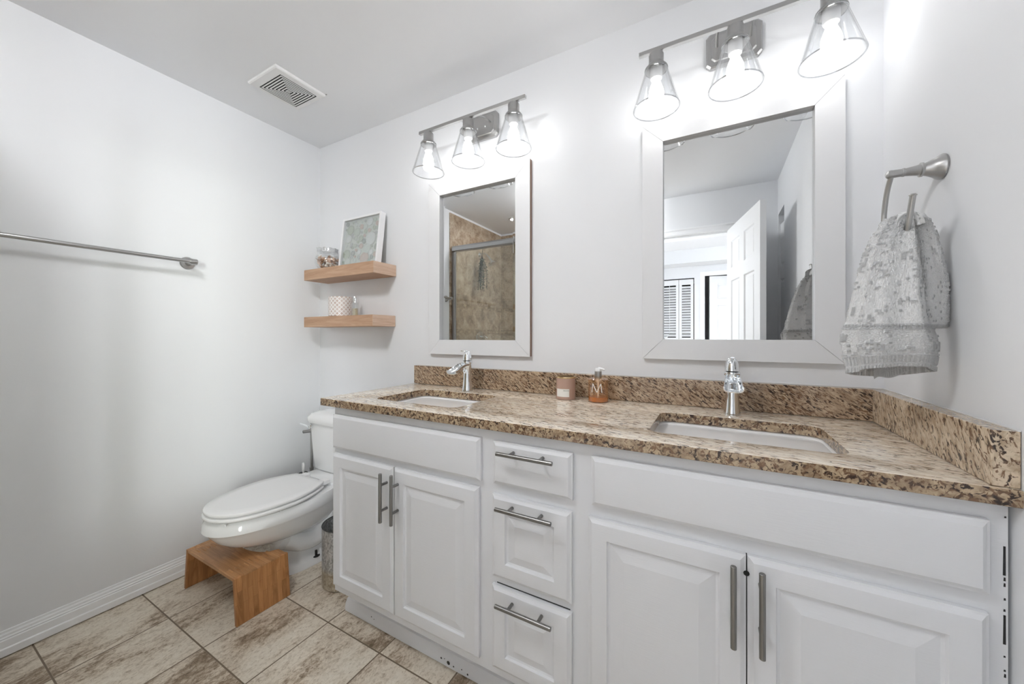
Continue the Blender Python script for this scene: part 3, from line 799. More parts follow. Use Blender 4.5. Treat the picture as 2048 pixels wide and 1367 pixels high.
# framed artwork leaning on the wall
pf = thing('picture_frame', (.47, -.06, 1.567), 'white framed picture of pale green and pink discs leaning on the upper shelf', 'picture')
x0, x1 = .302, .632; hh = .303; dpt = .034; ln = math.atan2(.036, .30)
def lean(x, d, z):   # d: depth from the front face, z: height up the frame
    return (x, -.086 + z*sin(ln) + d*cos(ln), 1.5675 + z*cos(ln) - d*sin(ln) + dpt*sin(ln))
def lbox(bm, a0, a1, d0, d1, c0, c1, mi=0):
    hexa(bm, [lean(a0, d0, c0), lean(a1, d0, c0), lean(a1, d1, c0), lean(a0, d1, c0), lean(a0, d0, c1), lean(a1, d0, c1), lean(a1, d1, c1), lean(a0, d1, c1)], mi)
fw_ = .013
b = B(); lbox(b, x0, x0+fw_, 0, dpt, 0, hh); lbox(b, x1-fw_, x1, 0, dpt, 0, hh); lbox(b, x0+fw_, x1-fw_, 0, dpt, 0, fw_); lbox(b, x0+fw_, x1-fw_, 0, dpt, hh-fw_, hh)
obj('frame', b, mat('white_frame', (.86, .86, .87), .3), pf, bevel=.0008)
mb = mat('sage_backing', (.56, .58, .49), .7)
b = B(); lbox(b, x0+fw_, x1-fw_, .020, dpt-.001, fw_, hh-fw_); obj('backing', b, mb, pf)
cols = [(.36, .42, .27), (.42, .47, .35), (.55, .58, .50), (.27, .30, .20), (.66, .66, .62), (.54, .36, .27), (.40, .41, .38), (.20, .22, .18)]
edge_shade = (.22, .24, .17)  # dark ring painted round each disc as its edge shadow
mats_ = [mat('disc_tone', c_, .5) for c_ in cols] + [mat('disc_edge_shade', edge_shade, .6)]
rnd = random.Random(3); placed = []
b = B()
def disc(cx_, cz_, r, mi, th=.005):
    n = 26
    lo = []
    for rr, d in ((r, .0198), (r, .0198-th), (r*.88, .0198-th-.0008), (r*.80, .0198-th*.55), (r*.1, .0198-th*.8)):
        lo.append([lean(cx_+rr*cos(2*pi*i/n), d, cz_+rr*sin(2*pi*i/n)) for i in range(n)])
    rs__ = loft(b, lo, True, True, True, mi)
    lo2 = [[lean(cx_+rr*cos(2*pi*i/n), d, cz_+rr*sin(2*pi*i/n)) for i in range(n)] for rr, d in ((r*1.07, .0199), (r*1.07, .0192), (r*.95, .0192))]
    loft(b, lo2, True, False, False, 8)
fixed = [(.345, .085, .036, 0), (.505, .048, .044, 5), (.545, .160, .038, 4), (.535, .215, .034, 4), (.600, .105, .033, 3), (.360, .235, .028, 0), (.420, .215, .026, 1), (.525, .265, .024, 4), (.350, .130, .027, 4), (.350, .180, .024, 4), (.520, .105, .030, 2), (.360, .038, .030, 2), (.590, .245, .014, 5)]
for fx, fz, r, mi in fixed:
    r = min(r, fx-(x0+fw_)-.001 if fx < .46 else (x1-fw_)-fx-.001, fz-fw_-.001, hh-fw_-fz-.001)
    if all((fx-p[0])**2+(fz-p[1])**2 > (r+p[2])**2*.72 for p in placed): placed.append((fx, fz, r)); disc(fx, fz, r, mi)
for k in range(900):
    r = rnd.choice((.012, .009, .007, .015, .018)); fx = rnd.uniform(x0+fw_+r+.001, x1-fw_-r-.001); fz = rnd.uniform(fw_+r+.001, hh-fw_-r-.001)
    if all((fx-p[0])**2+(fz-p[1])**2 > (r+p[2]+.001)**2 for p in placed): placed.append((fx, fz, r)); disc(fx, fz, r, rnd.randrange(8))
obj('disc_artwork', b, mats_, pf, 40)
b = B(); lbox(b, x0+fw_, x1-fw_, .006, .008, fw_, hh-fw_); obj('pane', b, M_CLEAR, pf)

# jar of shells
jx, jy, jz = .210, -.088, 1.5668
jar = thing('glass_jar', (jx, jy, jz), 'small round glass jar filled with seashells on the upper shelf', 'jar')
M_JARG = thin_glass('jar_glass', (.93, .94, .94), .10, .5)
JP = [(.030, 0), (.046, .002), (.060, .016), (.0700, .038), (.0715, .055), (.066, .076), (.056, .090), (.051, .095), (.054, .099)]
b = B(); lathe(b, JP + [(.056, .104)], (jx, jy, jz), (0, 0, 1), 48, True, False); obj('body', b, M_JARG, jar, 50)
b = B(); n = 48
loops = []
for r0, h in ((.055, .102), (.058, .108), (.057, .122), (.060, .128), (.057, .128), (.053, .110)):
    loops.append([Vector((jx+(r0+.0018*sin(12*2*pi*i/96*2))*cos(2*pi*i/n), jy+(r0+.0018*sin(12*2*pi*i/96*2))*sin(2*pi*i/n), jz+h+(.0015*sin(12*2*pi*i/48) if h > .12 else 0))) for i in range(n)])
loft(b, loops, True, False, False); obj('ruffled_rim', b, thin_glass('rim_glass', (.86, .87, .88), .12, .5, .05, frost=.25), jar, 40)
shm = [mat('shell_tan', (.58, .38, .25), .5), mat('shell_white', (.82, .77, .70), .45), mat('shell_brown', (.30, .15, .08), .5), mat('shell_pink', (.70, .48, .36), .5)]
protos = []
for k in range(4):
    b = B()
    if k % 2 == 0:    # spiral cone shell
        pr = [(.001, -.016)] + [(.0085*(1-i/9)**.8*(1+.10*(i % 2)), -.012+.0034*i) for i in range(9)] + [(.0005, .021)]
        lathe(b, pr, (0, 0, 0), (0, 0, 1), 12)
    else:             # ribbed scallop
        n = 15; lo = []
        for s in (0, .35, .7, 1):
            lo.append([(.015*s*sin((i/(n-1)-.5)*2.4)*(1+.05*(i % 2)), -.005+.015*s*cos((i/(n-1)-.5)*2.4), .006*(1-s*s)+.0012*(i % 2)*s) for i in range(n)])
        loft(b, lo, closed=False)
    protos.append(b)
meshes = []
for k, b in enumerate(protos):
    bmesh.ops.recalc_face_normals(b, faces=b.faces)
    for mi, mm in enumerate(shm):
        me = bpy.data.meshes.new('seashell'); b.to_mesh(me); me.materials.append(mm); meshes.append(me)
        me.polygons.foreach_set('use_smooth', [True]*len(me.polygons))
    b.free()
rs = random.Random(5)
pts = []
tries = 0
while len(pts) < 60 and tries < 4000:
    tries += 1
    a = rs.uniform(0, 2*pi); z = rs.uniform(.012, .076)**1.0; rmax = .050 if z < .03 else .054
    rr = rmax*math.sqrt(rs.uniform(.35, 1)); p = Vector((rr*cos(a), rr*sin(a), z))
    if all((p-q).length > .0135 for q in pts): pts.append(p)
for p in pts:
    o = bpy.data.objects.new('seashell', rs.choice(meshes)); COL.objects.link(o)
    o.location = Vector((jx, jy, jz))+p; o.rotation_euler = (rs.uniform(0, 6), rs.uniform(0, 6), rs.uniform(0, 6)); o.scale = (1.0,)*3
    tag(o, 'small tan or white seashell inside the round glass jar', 'seashell', 'seashells in the glass jar')

# lower shelf: patterned candle holder and perfume bottle
ch = thing('candle_holder', (.327, -.085, 1.282), 'white and pink lattice patterned glass candle holder on the lower shelf', 'candle holder')
def lattice():
    m = mat('lattice_glass', (.7, .62, .57), .3); n = N(m)
    co = n.new('ShaderNodeUVMap'); mp = n.new('ShaderNodeMapping'); mp.inputs['Rotation'].default_value = (0, 0, radians(45)); mp.inputs['Scale'].default_value = (1, 1, 1)
    n.link(co.outputs[0], mp.inputs[0])
    b = n.new('ShaderNodeTexBrick', offset=0, squash=1); n.link(mp.outputs[0], b.inputs['Vector'])
    b.inputs['Scale'].default_value = 1; b.inputs['Brick Width'].default_value = .017; b.inputs['Row Height'].default_value = .017; b.inputs['Mortar Size'].default_value = .0028
    b.inputs['Color1'].default_value = (.56, .44, .39, 1); b.inputs['Color2'].default_value = (.66, .58, .53, 1); b.inputs['Mortar'].default_value = (.84, .82, .80, 1)
    n.color(b.outputs['Color']); n.bump(b.outputs['Fac'], .5, .001); return m
b = B(); uvl = b.loops.layers.uv.new('uv'); Rr = .066; n = 64
prof = [(Rr-.006, 0), (Rr, .003), (Rr, .115), (Rr-.003, .1155), (Rr-.003, .06), (.001, .058)]
rs_ = lathe(b, prof, (.327, -.085, 1.282), (0, 0, 1), n)
for f in b.faces:
    for l in f.loops:
        a = math.atan2(l.vert.co.y+.085, l.vert.co.x-.327); l[uvl].uv = (a*Rr, l.vert.co.z)
    us = [l[uvl].uv.x for l in f.loops]
    if max(us)-min(us) > .2:
        for l in f.loops:
            if l[uvl].uv.x < 0: l[uvl].uv.x += 2*pi*Rr
obj('glass', b, lattice(), ch, 40)
pb = thing('perfume_bottle', (.445, -.075, 1.282), 'slim glass perfume bottle with silver cap on the lower shelf', 'bottle')
c = (.446, -.078, 1.282)
b = B(); loft(b, [rrect(c[0]-.019, c[0]+.019, c[1]-.012, c[1]+.012, .003, z) for z in (1.282, 1.361)]); obj('bottle', b, M_CLEAR, pb, 30)
b = B(); loft(b, [rrect(c[0]-.014, c[0]+.014, c[1]-.008, c[1]+.008, .002, z) for z in (1.286, 1.327)]); obj('perfume', b, mat('perfume', (.50, .42, .24), .2), pb, 30)
b = B(); lathe(b, [(.009, .080), (.009, .112), (.008, .114)], c, (0, 0, 1), 24); obj('cap', b, M_CHROME, pb, 40)

# ================================================================== CEILING VENT
vt = thing('ceiling_vent', (.415, -.443, H), 'square white exhaust fan grille on the ceiling', 'vent')
x0, x1, y0, y1 = .2965, .534, -.566, -.322; zc = H
cxv, cyv = .411, -.437; ho = .090
def ann(bm, xa0, xa1, ya0, ya1, xi0, xi1, yi0, yi1, z0, z1):
    o = [(xa0, ya0), (xa1, ya0), (xa1, ya1), (xa0, ya1)]; i = [(xi0, yi0), (xi1, yi0), (xi1, yi1), (xi0, yi1)]
    lo = [[(p[0], p[1], z) for p in q] for q, z in ((o, z1), (o, z0), (i, z0), (i, z1))]
    loft(bm, lo, True, False, False)
b = B()
lo = [[(p[0], p[1], z) for p in q] for q, z in (
    ([(x0, y0), (x1, y0), (x1, y1), (x0, y1)], zc-.0005), ([(x0+.001, y0+.001), (x1-.001, y0+.001), (x1-.001, y1-.001), (x0+.001, y1-.001)], zc-.010), ([(x0+.006, y0+.006), (x1-.006, y0+.006), (x1-.006, y1-.006), (x0+.006, y1-.006)], zc-.013),
    ([(cxv-ho, cyv-ho), (cxv+ho, cyv-ho), (cxv+ho, cyv+ho), (cxv-ho, cyv+ho)], zc-.014), ([(cxv-ho, cyv-ho), (cxv+ho, cyv-ho), (cxv+ho, cyv+ho), (cxv-ho, cyv+ho)], zc-.002))]
loft(b, lo, True, False, False); obj('cover', b, M_WHITEPL, vt, 20)
b = B(); box(b, cxv-ho, cxv+ho, cyv-ho, cyv+ho, zc-.0123, zc-.0115); obj('slot_shade', b, M_DARK, vt)  # near black sheet close behind the louvres paints the shade in the slots
b = B()
for k in range(7):
    a = ho - .0058 - k*.0122; i = a - .0060
    if i > 0: ann(b, cxv-a, cxv+a, cyv-a, cyv+a, cxv-i, cxv+i, cyv-i, cyv+i, zc-.0140, zc-.0124)
box(b, cxv-.008, cxv+.008, cyv-.008, cyv+.008, zc-.014, zc-.0124)
obj('grille', b, M_WHITEPL, vt, 20)
b = B(); lathe(b, [(.004, 0), (.004, .002)], (x1+.004, y1+.001, zc), (0, 0, -1), 10); obj('screw_dot', b, M_NICKEL, vt)

# ================================================================== TOWEL BAR (left wall)
tb = thing('towel_bar', (0, -.97, 1.523), 'long empty brushed metal towel bar on the left wall', 'towel bar')
yA, yB, zt_ = -.6935, -1.305, 1.5255
b = B(); lathe(b, [(.0085, 0), (.009, .002), (.009, abs(yB-yA)+.026), (.0085, abs(yB-yA)+.028)], (.070, yA+.014, zt_), (0, -1, 0), 20); obj('bar', b, M_NICKEL, tb, 40)
for y in (yA, yB):
    b = B(); lathe(b, [(.030, 0.0005), (.030, .006), (.027, .010), (.014, .014), (.0115, .022), (.0115, .058), (.012, .062)], (0, y, zt_), (1, 0, 0), 28); obj('mount', b, M_NICKEL, tb, 30)
    b = B(); lathe(b, [(.0135, -.013), (.0145, -.010), (.0145, .010), (.0135, .013)], (.070, y, zt_), (0, 1, 0), 20); obj('bar_collar', b, M_NICKEL, tb, 30)

# ================================================================== TOWEL RING + HAND TOWEL (right wall)
tr = thing('towel_ring', (W, -.322, 1.547), 'brushed nickel open towel ring on the right wall holding the towel', 'towel ring')
c = (W, -.324, 1.545)
b = B(); lathe(b, [(.0265, .0005), (.0275, .004), (.026, .008), (.0205, .016), (.0155, .026), (.0135, .032), (.0155, .033), (.0158, .037), (.0125, .038), (.0105, .048), (.0088, .060), (.0084, .062), (.0096, .0625), (.0096, .066), (.0086, .067), (.0090, .082), (.0095, .086), (.0085, .091), (.004, .094)], c, (-1, 0, 0), 32); obj('post', b, M_NICKEL, tr, 30)
rp = spline([(2.632, -.323, 1.540), (2.632, -.303, 1.515), (2.632, -.288, 1.480), (2.632, -.282, 1.445), (2.632, -.290, 1.410), (2.632, -.314, 1.384), (2.632, -.348, 1.372), (2.632, -.382, 1.380), (2.632, -.406, 1.402), (2.632, -.418, 1.430), (2.632, -.430, 1.461)], 5)
b = B(); tube(b, rp, .0052, 12); lathe(b, [(.0062, 0), (.0068, .0015), (.004, .0045)], rp[-1]-Vector((0, 0, .001)), (0, -.25, 1), 14); obj('ring', b, M_NICKEL, tr, 40)

def towel_mat():
    m = mat('terry_towel', (.6, .6, .6), .95, spec=.1); n = N(m)
    at = n.new('ShaderNodeAttribute'); at.attribute_name = 'relief'
    nz = n.noise(n.coord((1, 1, 1)), 420, 3, .7)
    nz2 = n.noise(n.coord((1, 1, 1)), 120, 2, .6)
    c = n.mix(at.outputs['Fac'], (.52, .525, .53), (.90, .90, .90))
    c = n.mix(n.math('MULTIPLY', nz, .18), c, (.5, .5, .5))
    n.color(c); h = n.math('ADD', nz, nz2); n.bump(h, .9, .0022)
    n.b.inputs['Sheen Weight'].default_value = .3
    return m
RH = Vector((.876, .4825, 0)); DH = Vector((-.4825, .876, 0))
def smooth_rows(rows, n):
    pts = []
    P = [rows[0]] + rows + [rows[-1]]
    for k in range(n):
        t = k/(n-1)*(len(rows)-1); i = min(int(t), len(rows)-2); f = t-i
        a, b_, c_, d_ = P[i], P[i+1], P[i+2], P[i+3]
        pts.append(tuple(.5*((2*b_[j])+(c_[j]-a[j])*f+(2*a[j]-5*b_[j]+4*c_[j]-d_[j])*f*f+(3*b_[j]-a[j]-3*c_[j]+d_[j])*f**3) for j in range(len(rows[0]))))
    return pts
import functools
@functools.lru_cache(None)
def cellrand(i, j, s): return random.Random(i*7919+j*104729+s*31).random()
def relief(u, v, seed, bands):
    for v0, v1 in bands:
        if v0 <= v <= v1:
            rib = (u/.0052) % 1.0; row = ((v-v0)/((v1-v0)/max(1, round((v1-v0)/.016)))) % 1.0
            return .0 if (rib < .45 and .12 < row < .9) else .45
    cs = .0048
    i, j = int(math.floor(u/cs)), int(math.floor(v/cs))
    big = cellrand(i//4, j//4, seed+1)
    k = cellrand(i, j, seed)
    hole = k < (.50 if big < .16 else .03)
    return 0.0 if hole else 1.0
tbm = B(); rel = tbm.verts.layers.float.new('relief')
def lobe(rows, depth_k, folds, seed, bands, drop=0.0, nu=420, nv=330, top_cap=True):
    rws = smooth_rows(rows, nv); vlen = 0; grid = []
    prev = None
    for iv, (cx_, cy_, cz_, w) in enumerate(rws):
        if prev is not None: vlen += (Vector((cx_, cy_, cz_))-prev).length
        prev = Vector((cx_, cy_, cz_)); s = iv/(nv-1)
        row = []
        dk = depth_k[0] + (depth_k[1]-depth_k[0])*s
        for iu in range(nu):
            th = 2*pi*iu/nu
            fo = 0
            for k, ph, am, tw in folds: fo += am*sin(k*th+ph+tw*s)*(1-.35*s)
            r = 1 + fo
            near = sin(th)      # +1 towards the camera side
            p = Vector((cx_, cy_, cz_)) + RH*(w*cos(th)*r) - DH*(w*dk*near*r)
            if drop: p.z -= drop*max(0, s-.75)/.25*(.5-.5*near)
            row.append((p, th*w*1.0))
        grid.append((row, vlen))
    # normals by finite difference, then displace
    vs_ = []
    for iv, (row, vl) in enumerate(grid):
        r_ = []
        for iu, (p, u) in enumerate(row):
            pu = row[(iu+1) % nu][0]-row[iu-1][0]
            pv = grid[min(iv+1, nv-1)][0][iu][0]-grid[max(iv-1, 0)][0][iu][0]
            nn = pu.cross(pv); nn = -nn.normalized() if nn.length > 1e-12 else Vector((0, 0, 1))
            uu = 2*pi*iu/nu*.062; h = relief(uu, vl, seed, bands)
            amp = (.0030*h + random.uniform(-.0013, .0013)*h) * min(1, iv/20+.2)
            v = tbm.verts.new(p+nn*amp); v[rel] = h; r_.append(v)
        vs_.append(r_)
    for a, b_ in zip(vs_, vs_[1:]):
        for i in range(nu):
            j = (i+1) % nu; tbm.faces.new((a[i], a[j], b_[j], b_[i]))
    if top_cap:
        cz = tbm.verts.new(sum((v.co for v in vs_[0]), Vector())/nu + Vector((0, 0, .004))); cz[rel] = 1
        for i in range(nu): tbm.faces.new((vs_[0][(i+1) % nu], vs_[0][i], cz))
    # inner side of the open bottom
    ins = []
    cen = sum((v.co for v in vs_[-1]), Vector())/nu
    last = vs_[-1]; steps = [(.90, .0), (.88, .03), (.75, .07)]
    for sc_, up in steps:
        r_ = []
        for i, v in enumerate(vs_[-1]):
            q = cen + (v.co-cen)*sc_; q.z = v.co.z + up; w_ = tbm.verts.new(q)
            w_[rel] = 0 if (i // 6) % 2 else .45; r_.append(w_)
        for i in range(nu):
            j = (i+1) % nu; tbm.faces.new((last[i], last[j], r_[j], r_[i]))
        last = r_
    return vs_
left = [(2.6365, -.3677, 1.4368, .017), (2.6311, -.3706, 1.4302, .0270), (2.6282, -.3722, 1.4146, .0340), (2.6187, -.3819, 1.3803, .0450), (2.6122, -.3900, 1.3353, .0540), (2.6057, -.3981, 1.2688, .0645),
        (2.6038, -.3991, 1.1980, .0770), (2.6040, -.3991, 1.1890, .0790), (2.6043, -.3989, 1.1820, .0845), (2.6067, -.3975, 1.1600, .0900), (2.6081, -.3968, 1.1350, .0895), (2.6100, -.3957, 1.1180, .0860), (2.6100, -.3957, 1.1050, .0850)]
right = [(2.6641, -.3595, 1.4348, .012), (2.6665, -.3637, 1.4223, .0180), (2.6684, -.3626, 1.4113, .0208), (2.6785, -.3600, 1.3778, .0215), (2.6880, -.3570, 1.3119, .0262),
         (2.6925, -.3545, 1.2465, .0290), (2.6920, -.3555, 1.2000, .0285), (2.6905, -.3560, 1.1850, .0230)]
lobe(left, (.80, .45), [(5, .4, .13, 1.2), (9, 1.1, .07, .6), (3, 2.0, .06, 0), (14, .3, .02, 2)], 11, [(.249, .262), (.314, .350)], drop=.028)
lobe(right, (1.0, .55), [(4, .9, .13, .8), (7, 2.1, .06, 0)], 23, [(.245, .270)], nu=240, nv=260)
# inner ply hanging out of the open hem
ply = []
for iv in range(30):
    r_ = []
    for iu in range(110):
        s = iu/109; zt = iv/29
        base = Vector((2.6100, -.3957, 0)) + RH*(-.030+.108*s) + DH*(.012 + .018*sin(s*3.1) - .004*zt)
        zbot = 1.073 + .020*s*s + .004*sin(s*9)
        p = Vector((base.x, base.y, 1.128 + (zbot-1.128)*zt))
        vv = (1-zt)*.055; h = 0.0 if (vv < .034 and (s*.108/.0052) % 1 < .5 and (vv/.016) % 1 > .15) else (.4 if vv < .034 else .9)
        v = tbm.verts.new(p - DH*.0015*h); v[rel] = h; r_.append(v)
    ply.append(r_)
for a, b_ in zip(ply, ply[1:]):
    for i in range(109): tbm.faces.new((a[i], a[i+1], b_[i+1], b_[i]))
# saddle of cloth over the ring
sad = []
for iv in range(40):
    t = iv/39; a = pi*t
    cc = Vector((2.640 + .020*cos(a)*-1, -.366, 1.408 + .026*sin(a)))
    r_ = []
    for iu in range(60):
        th = 2*pi*iu/60; q = cc + Vector((0, 1, 0))*.026*cos(th)*(1+.12*sin(5*th)) + Vector((-cos(a), 0, sin(a)))*.009*sin(th)
        v = tbm.verts.new(q); v[rel] = relief(th*.03, t*.1, 3, []); r_.append(v)
    sad.append(r_)
for a, b_ in zip(sad, sad[1:]):
    for i in range(60): tbm.faces.new((a[i], a[(i+1) % 60], b_[(i+1) % 60], b_[i]))
# sheet added deep between the two halves to keep the gap dark
jn = []
for iv in range(40):
    r_ = []
    for iu in range(12):
        s = iu/11; t = iv/39
        p = Vector((2.640, -.352, 0))*(1-s) + Vector((2.690, -.330, 0))*s + DH*.012*sin(s*pi)
        v = tbm.verts.new((p.x, p.y, 1.42-.22*t)); v[rel] = .5; r_.append(v)
    jn.append(r_)
for a, b_ in zip(jn, jn[1:]):
    for i in range(11): tbm.faces.new((a[i], a[i+1], b_[i+1], b_[i]))
tow = obj('hand_towel', tbm, towel_mat(), None, 180)
tag(tow, 'light grey terry hand towel with block pattern hanging through the towel ring', 'towel')

# ================================================================== TOILET
TX = .378
toi = thing('toilet', (TX, -.40, 0), 'white two piece toilet in the corner between the left wall and vanity', 'toilet')
def egg(yr, yt, hw, wr, z, n=64, ym=None, p=2.15):
    """outline: rear y, tip y, half width, rear half width"""
    ym = ym if ym is not None else yr + (yt-yr)*.40
    pts = []
    for i in range(n//2+1):         # front half from +x side round the tip to -x side
        a = pi*i/(n//2)
        cx_ = math.copysign(abs(cos(a))**(2/p), cos(a)); sx_ = abs(sin(a))**(2/p)
        pts.append((TX+hw*cx_, ym-(ym-yt)*sx_, z))
    m = n//4
    for i in range(1, m+1):         # up the left side
        s = i/m; pts.append((TX-(hw+(wr-hw)*s*s), ym+(yr-ym)*s, z))
    for i in range(1, m):
        s = i/m; pts.append((TX-wr+2*wr*s, yr, z))
    for i in range(0, m):
        s = 1-i/m; pts.append((TX+(hw+(wr-hw)*s*s), ym+(yr-ym)*s, z))
    return pts
# bowl with rim band
b = B()
rows = [(-.235, -.735, .160, .118, .372), (-.232, -.752, .174, .128, .3705), (-.230, -.768, .185, .135, .352), (-.230, -.772, .188, .136, .322), (-.232, -.764, .184, .134, .316),
        (-.234, -.752, .176, .130, .300), (-.236, -.728, .164, .120, .268), (-.24, -.690, .148, .108, .238), (-.25, -.640, .124, .096, .212), (-.26, -.585, .098, .088, .194), (-.27, -.530, .078, .080, .180), (-.28, -.50, .070, .075, .15)]
loft(b, [egg(*r) for r in rows])
# pedestal and foot
rows = [(-.10, -.500, .072, .080, .235), (-.095, -.497, .072, .082, .15), (-.09, -.495, .075, .086, .090), (-.088, -.494, .082, .090, .055), (-.086, -.492, .104, .104, .038), (-.085, -.490, .110, .108, .030), (-.085, -.492, .112, .110, .001)]
loft(b, [egg(*r, p=3.2) for r in rows])
# tank deck
loft(b, [rrect(TX-w, TX+w, -.26, -.06, .05, z) for w, z in ((.05, .26), (.085, .30), (.13, .345), (.150, .366), (.150, .384), (.145, .388))])
# trapway relief on both sides
for s in (-1, 1):
    tube(b, spline([(TX+s*.062, -.47, .175), (TX+s*.072, -.40, .135), (TX+s*.078, -.33, .125), (TX+s*.082, -.265, .165), (TX+s*.080, -.215, .235), (TX+s*.075, -.17, .30), (TX+s*.07, -.14, .34)], 6), .043, 20)
    lathe(b, [(.014, 0), (.014, .010), (.010, .022), (.001, .026)], (TX+s*.088, -.30, .034), (0, 0, 1), 18)
obj('bowl', b, M_PORC, toi, 45)
def seat_part(name, z0, z1, grow, domed=0.0, hole=False):
    b = B(); e = .004
    a = (-.306-grow*.5, -.765-grow, .182+grow, .117+grow)
    lo = [egg(a[0]-.014, a[1]+.014, a[2]-.014, a[3]-.014, z0), egg(a[0]-.0075, a[1]+.0075, a[2]-.0075, a[3]-.0075, z0+.0004), egg(a[0]-.001, a[1]+.001, a[2]-.001, a[3]-.001, z0+.0055), egg(*a, z0+.008), egg(*a, z1-e), egg(a[0]-e*.4, a[1]+e*.4, a[2]-e*.4, a[3]-e*.4, z1-e*.35), egg(a[0]-e, a[1]+e, a[2]-e, a[3]-e, z1)]
    if domed:
        for k in (1, 2, 3): lo.append(egg(a[0]-.03*k, a[1]+.05*k, a[2]-.045*k, a[3]-.025*k, z1+domed*k/3))
    loft(b, lo); return obj(name, b, M_SEAT, toi, 35)
seat_part('seat', .3765, .3935, .004)
seat_part('lid', .3965, .4145, .0, .0015)
for s in (-1, 1):
    b = B()
    loft(b, [rrect(TX+s*.085-.022, TX+s*.085+.022, -.302, -.262, .006, z) for z in (.386, .406)])
    lathe(b, [(.010, -.02), (.010, .02)], (TX+s*.085, -.300, .400), (1, 0, 0), 14)
    obj('hinge', b, M_SEAT, toi, 30, bevel=.002)
b = B(); lathe(b, [(.004, 0), (.004, .008)], (TX+.10, -.735, .370), (0, 0, 1), 10); obj('bumper', b, M_SEAT, toi)
b = B(); lathe(b, [(.004, 0), (.004, .008)], (TX+.168, -.55, .370), (0, 0, 1), 10); obj('bumper', b, M_SEAT, toi)
# tank
b = B()
def trow(w, y0, r, z, bow=0.0):
    out = []
    for p in rrect(TX-w, TX+w, y0, -.022, r, z, 8):
        f = 1-((p[0]-TX)/w)**2
        out.append((p[0], p[1]-(bow*f if p[1] < -.1 else 0), z))
    return out
loft(b, [trow(.165, -.172, .045, .392, .012), trow(.178, -.180, .045, .402, .014), trow(.186, -.186, .045, .47, .016), trow(.198, -.196, .045, .668, .018)])
tank = obj('tank', b, M_PORC, toi, 40)
b = B()
loft(b, [trow(.200, -.198, .05, .666, .018), trow(.208, -.206, .055, .668, .020), trow(.212, -.210, .058, .682, .022), trow(.210, -.208, .058, .700, .022), trow(.196, -.194, .055, .715, .020), trow(.165, -.165, .05, .724, .016), trow(.10, -.12, .03, .728, .01)])
obj('tank_lid', b, M_PORC, toi, 50)
b = B(); lathe(b, [(.013, 0), (.013, .006), (.008, .010), (.008, .022)], (TX-.150, -.205, .645), (0, -1, 0), 18)
loft(b, [[(TX-.150-.055*t+.004*cos(q*pi/4)*0, -.222-.012*t+.004*sin(q*pi/4), .645+.014*t+.009*(1-.4*t)*cos(q*pi/4)) for q in range(8)] for t in (-.15, .3, .7, 1.0)])
obj('flush_lever', b, M_CHROME, toi, 40)
b = B(); tube(b, spline([(TX-.13, -.10, .39), (TX-.15, -.09, .28), (TX-.17, -.05, .17), (TX-.17, -.018, .15)]), .005, 10); obj('supply_hose', b, M_NICKEL, toi, 40)
b = B()
lathe(b, [(.018, 0), (.018, .003), (.006, .005), (.006, .028), (.003, .030)], (TX+.098, -.335, .036), (0, 0, 1), 16); obj('bolt_cap', b, M_BLACK, toi, 40)

# free standing pole and brush left of the tank
ps = thing('paper_stand', (.116, -.130, 0), 'slim grey metal pole stand with a short arm between toilet tank and left wall', 'stand')
b = B(); lathe(b, [(.032, 0.001), (.032, .008), (.030, .012), (.012, .014)], (.116, -.130, 0), (0, 0, 1), 32); obj('base', b, M_NICKEL, ps, 30)
b = B(); tube(b, [(.116, -.130, .012), (.116, -.130, .36)], .0105, 16); tube(b, [(.116, -.130, .36), (.116, -.130, .596)], .0078, 16); lathe(b, [(.012, .352), (.012, .364)], (.116, -.130, 0), (0, 0, 1), 16); obj('pole', b, M_NICKEL, ps, 40)
b = B(); tube(b, [(.116, -.126, .588), (.096, -.172, .588)], .0098, 16); obj('arm', b, M_NICKEL, ps, 40)
b = B(); lathe(b, [(.0065, 0), (.0065, .001)], (.0959, -.1722, .588), (-.41, -.91, 0), 14); obj('arm_hole', b, M_DARK, ps)
tbs = thing('toilet_brush', (.158, -.208, 0), 'black toilet brush holder with white looped handle behind the toilet seat', 'toilet brush')
bx, by = .158, -.208
b = B(); lathe(b, [(.034, .001), (.034, .01), (.027, .30), (.022, .365)], (bx, by, 0), (0, 0, 1), 28); obj('holder', b, M_BLACK, tbs, 40)
b = B(); tube(b, spline([(bx-.002, by, .33), (bx-.016, by+.008, .380), (bx-.017, by+.008, .408), (bx, by, .418), (bx+.017, by-.008, .408), (bx+.016, by-.008, .380), (bx+.002, by, .33)], 5), .0055, 10); obj('handle', b, M_WHITEPL, tbs, 50)

# waste bin between toilet and vanity
wb = thing('waste_bin', (.72, -.335, 0), 'round mottled grey waste bin half hidden between toilet and vanity', 'waste bin')
def binmat():
    m = mat('mottled_bin', (.4, .4, .38), .35, .35); n = N(m)
    v = n.coord((1, 1, .6), (.3, .2, 0)); f = n.noise(v, 70, 4, .7, 1.2)
    c1 = n.ramp(f, [(.38, (.22, .225, .22)), (.5, (.38, .39, .385)), (.62, (.58, .59, .59))])
    c2 = n.ramp(f, [(.38, (.25, .21, .15)), (.5, (.38, .33, .25)), (.62, (.50, .45, .36))])
    co = n.new('ShaderNodeTexCoord'); sx = n.new('ShaderNodeSeparateXYZ'); n.link(co.outputs['Object'], sx.inputs[0])
    k = n.math('MULTIPLY_ADD', n.math('SUBTRACT', n.math('ADD', sx.outputs['Z'], n.math('MULTIPLY', f, .02)), .098), -40.0, .5)
    cl_ = n.new('ShaderNodeClamp'); n.link(k, cl_.inputs[0])
    n.color(n.mix(cl_.outputs[0], c1, c2)); return m
c = (.715, -.345, 0.001)
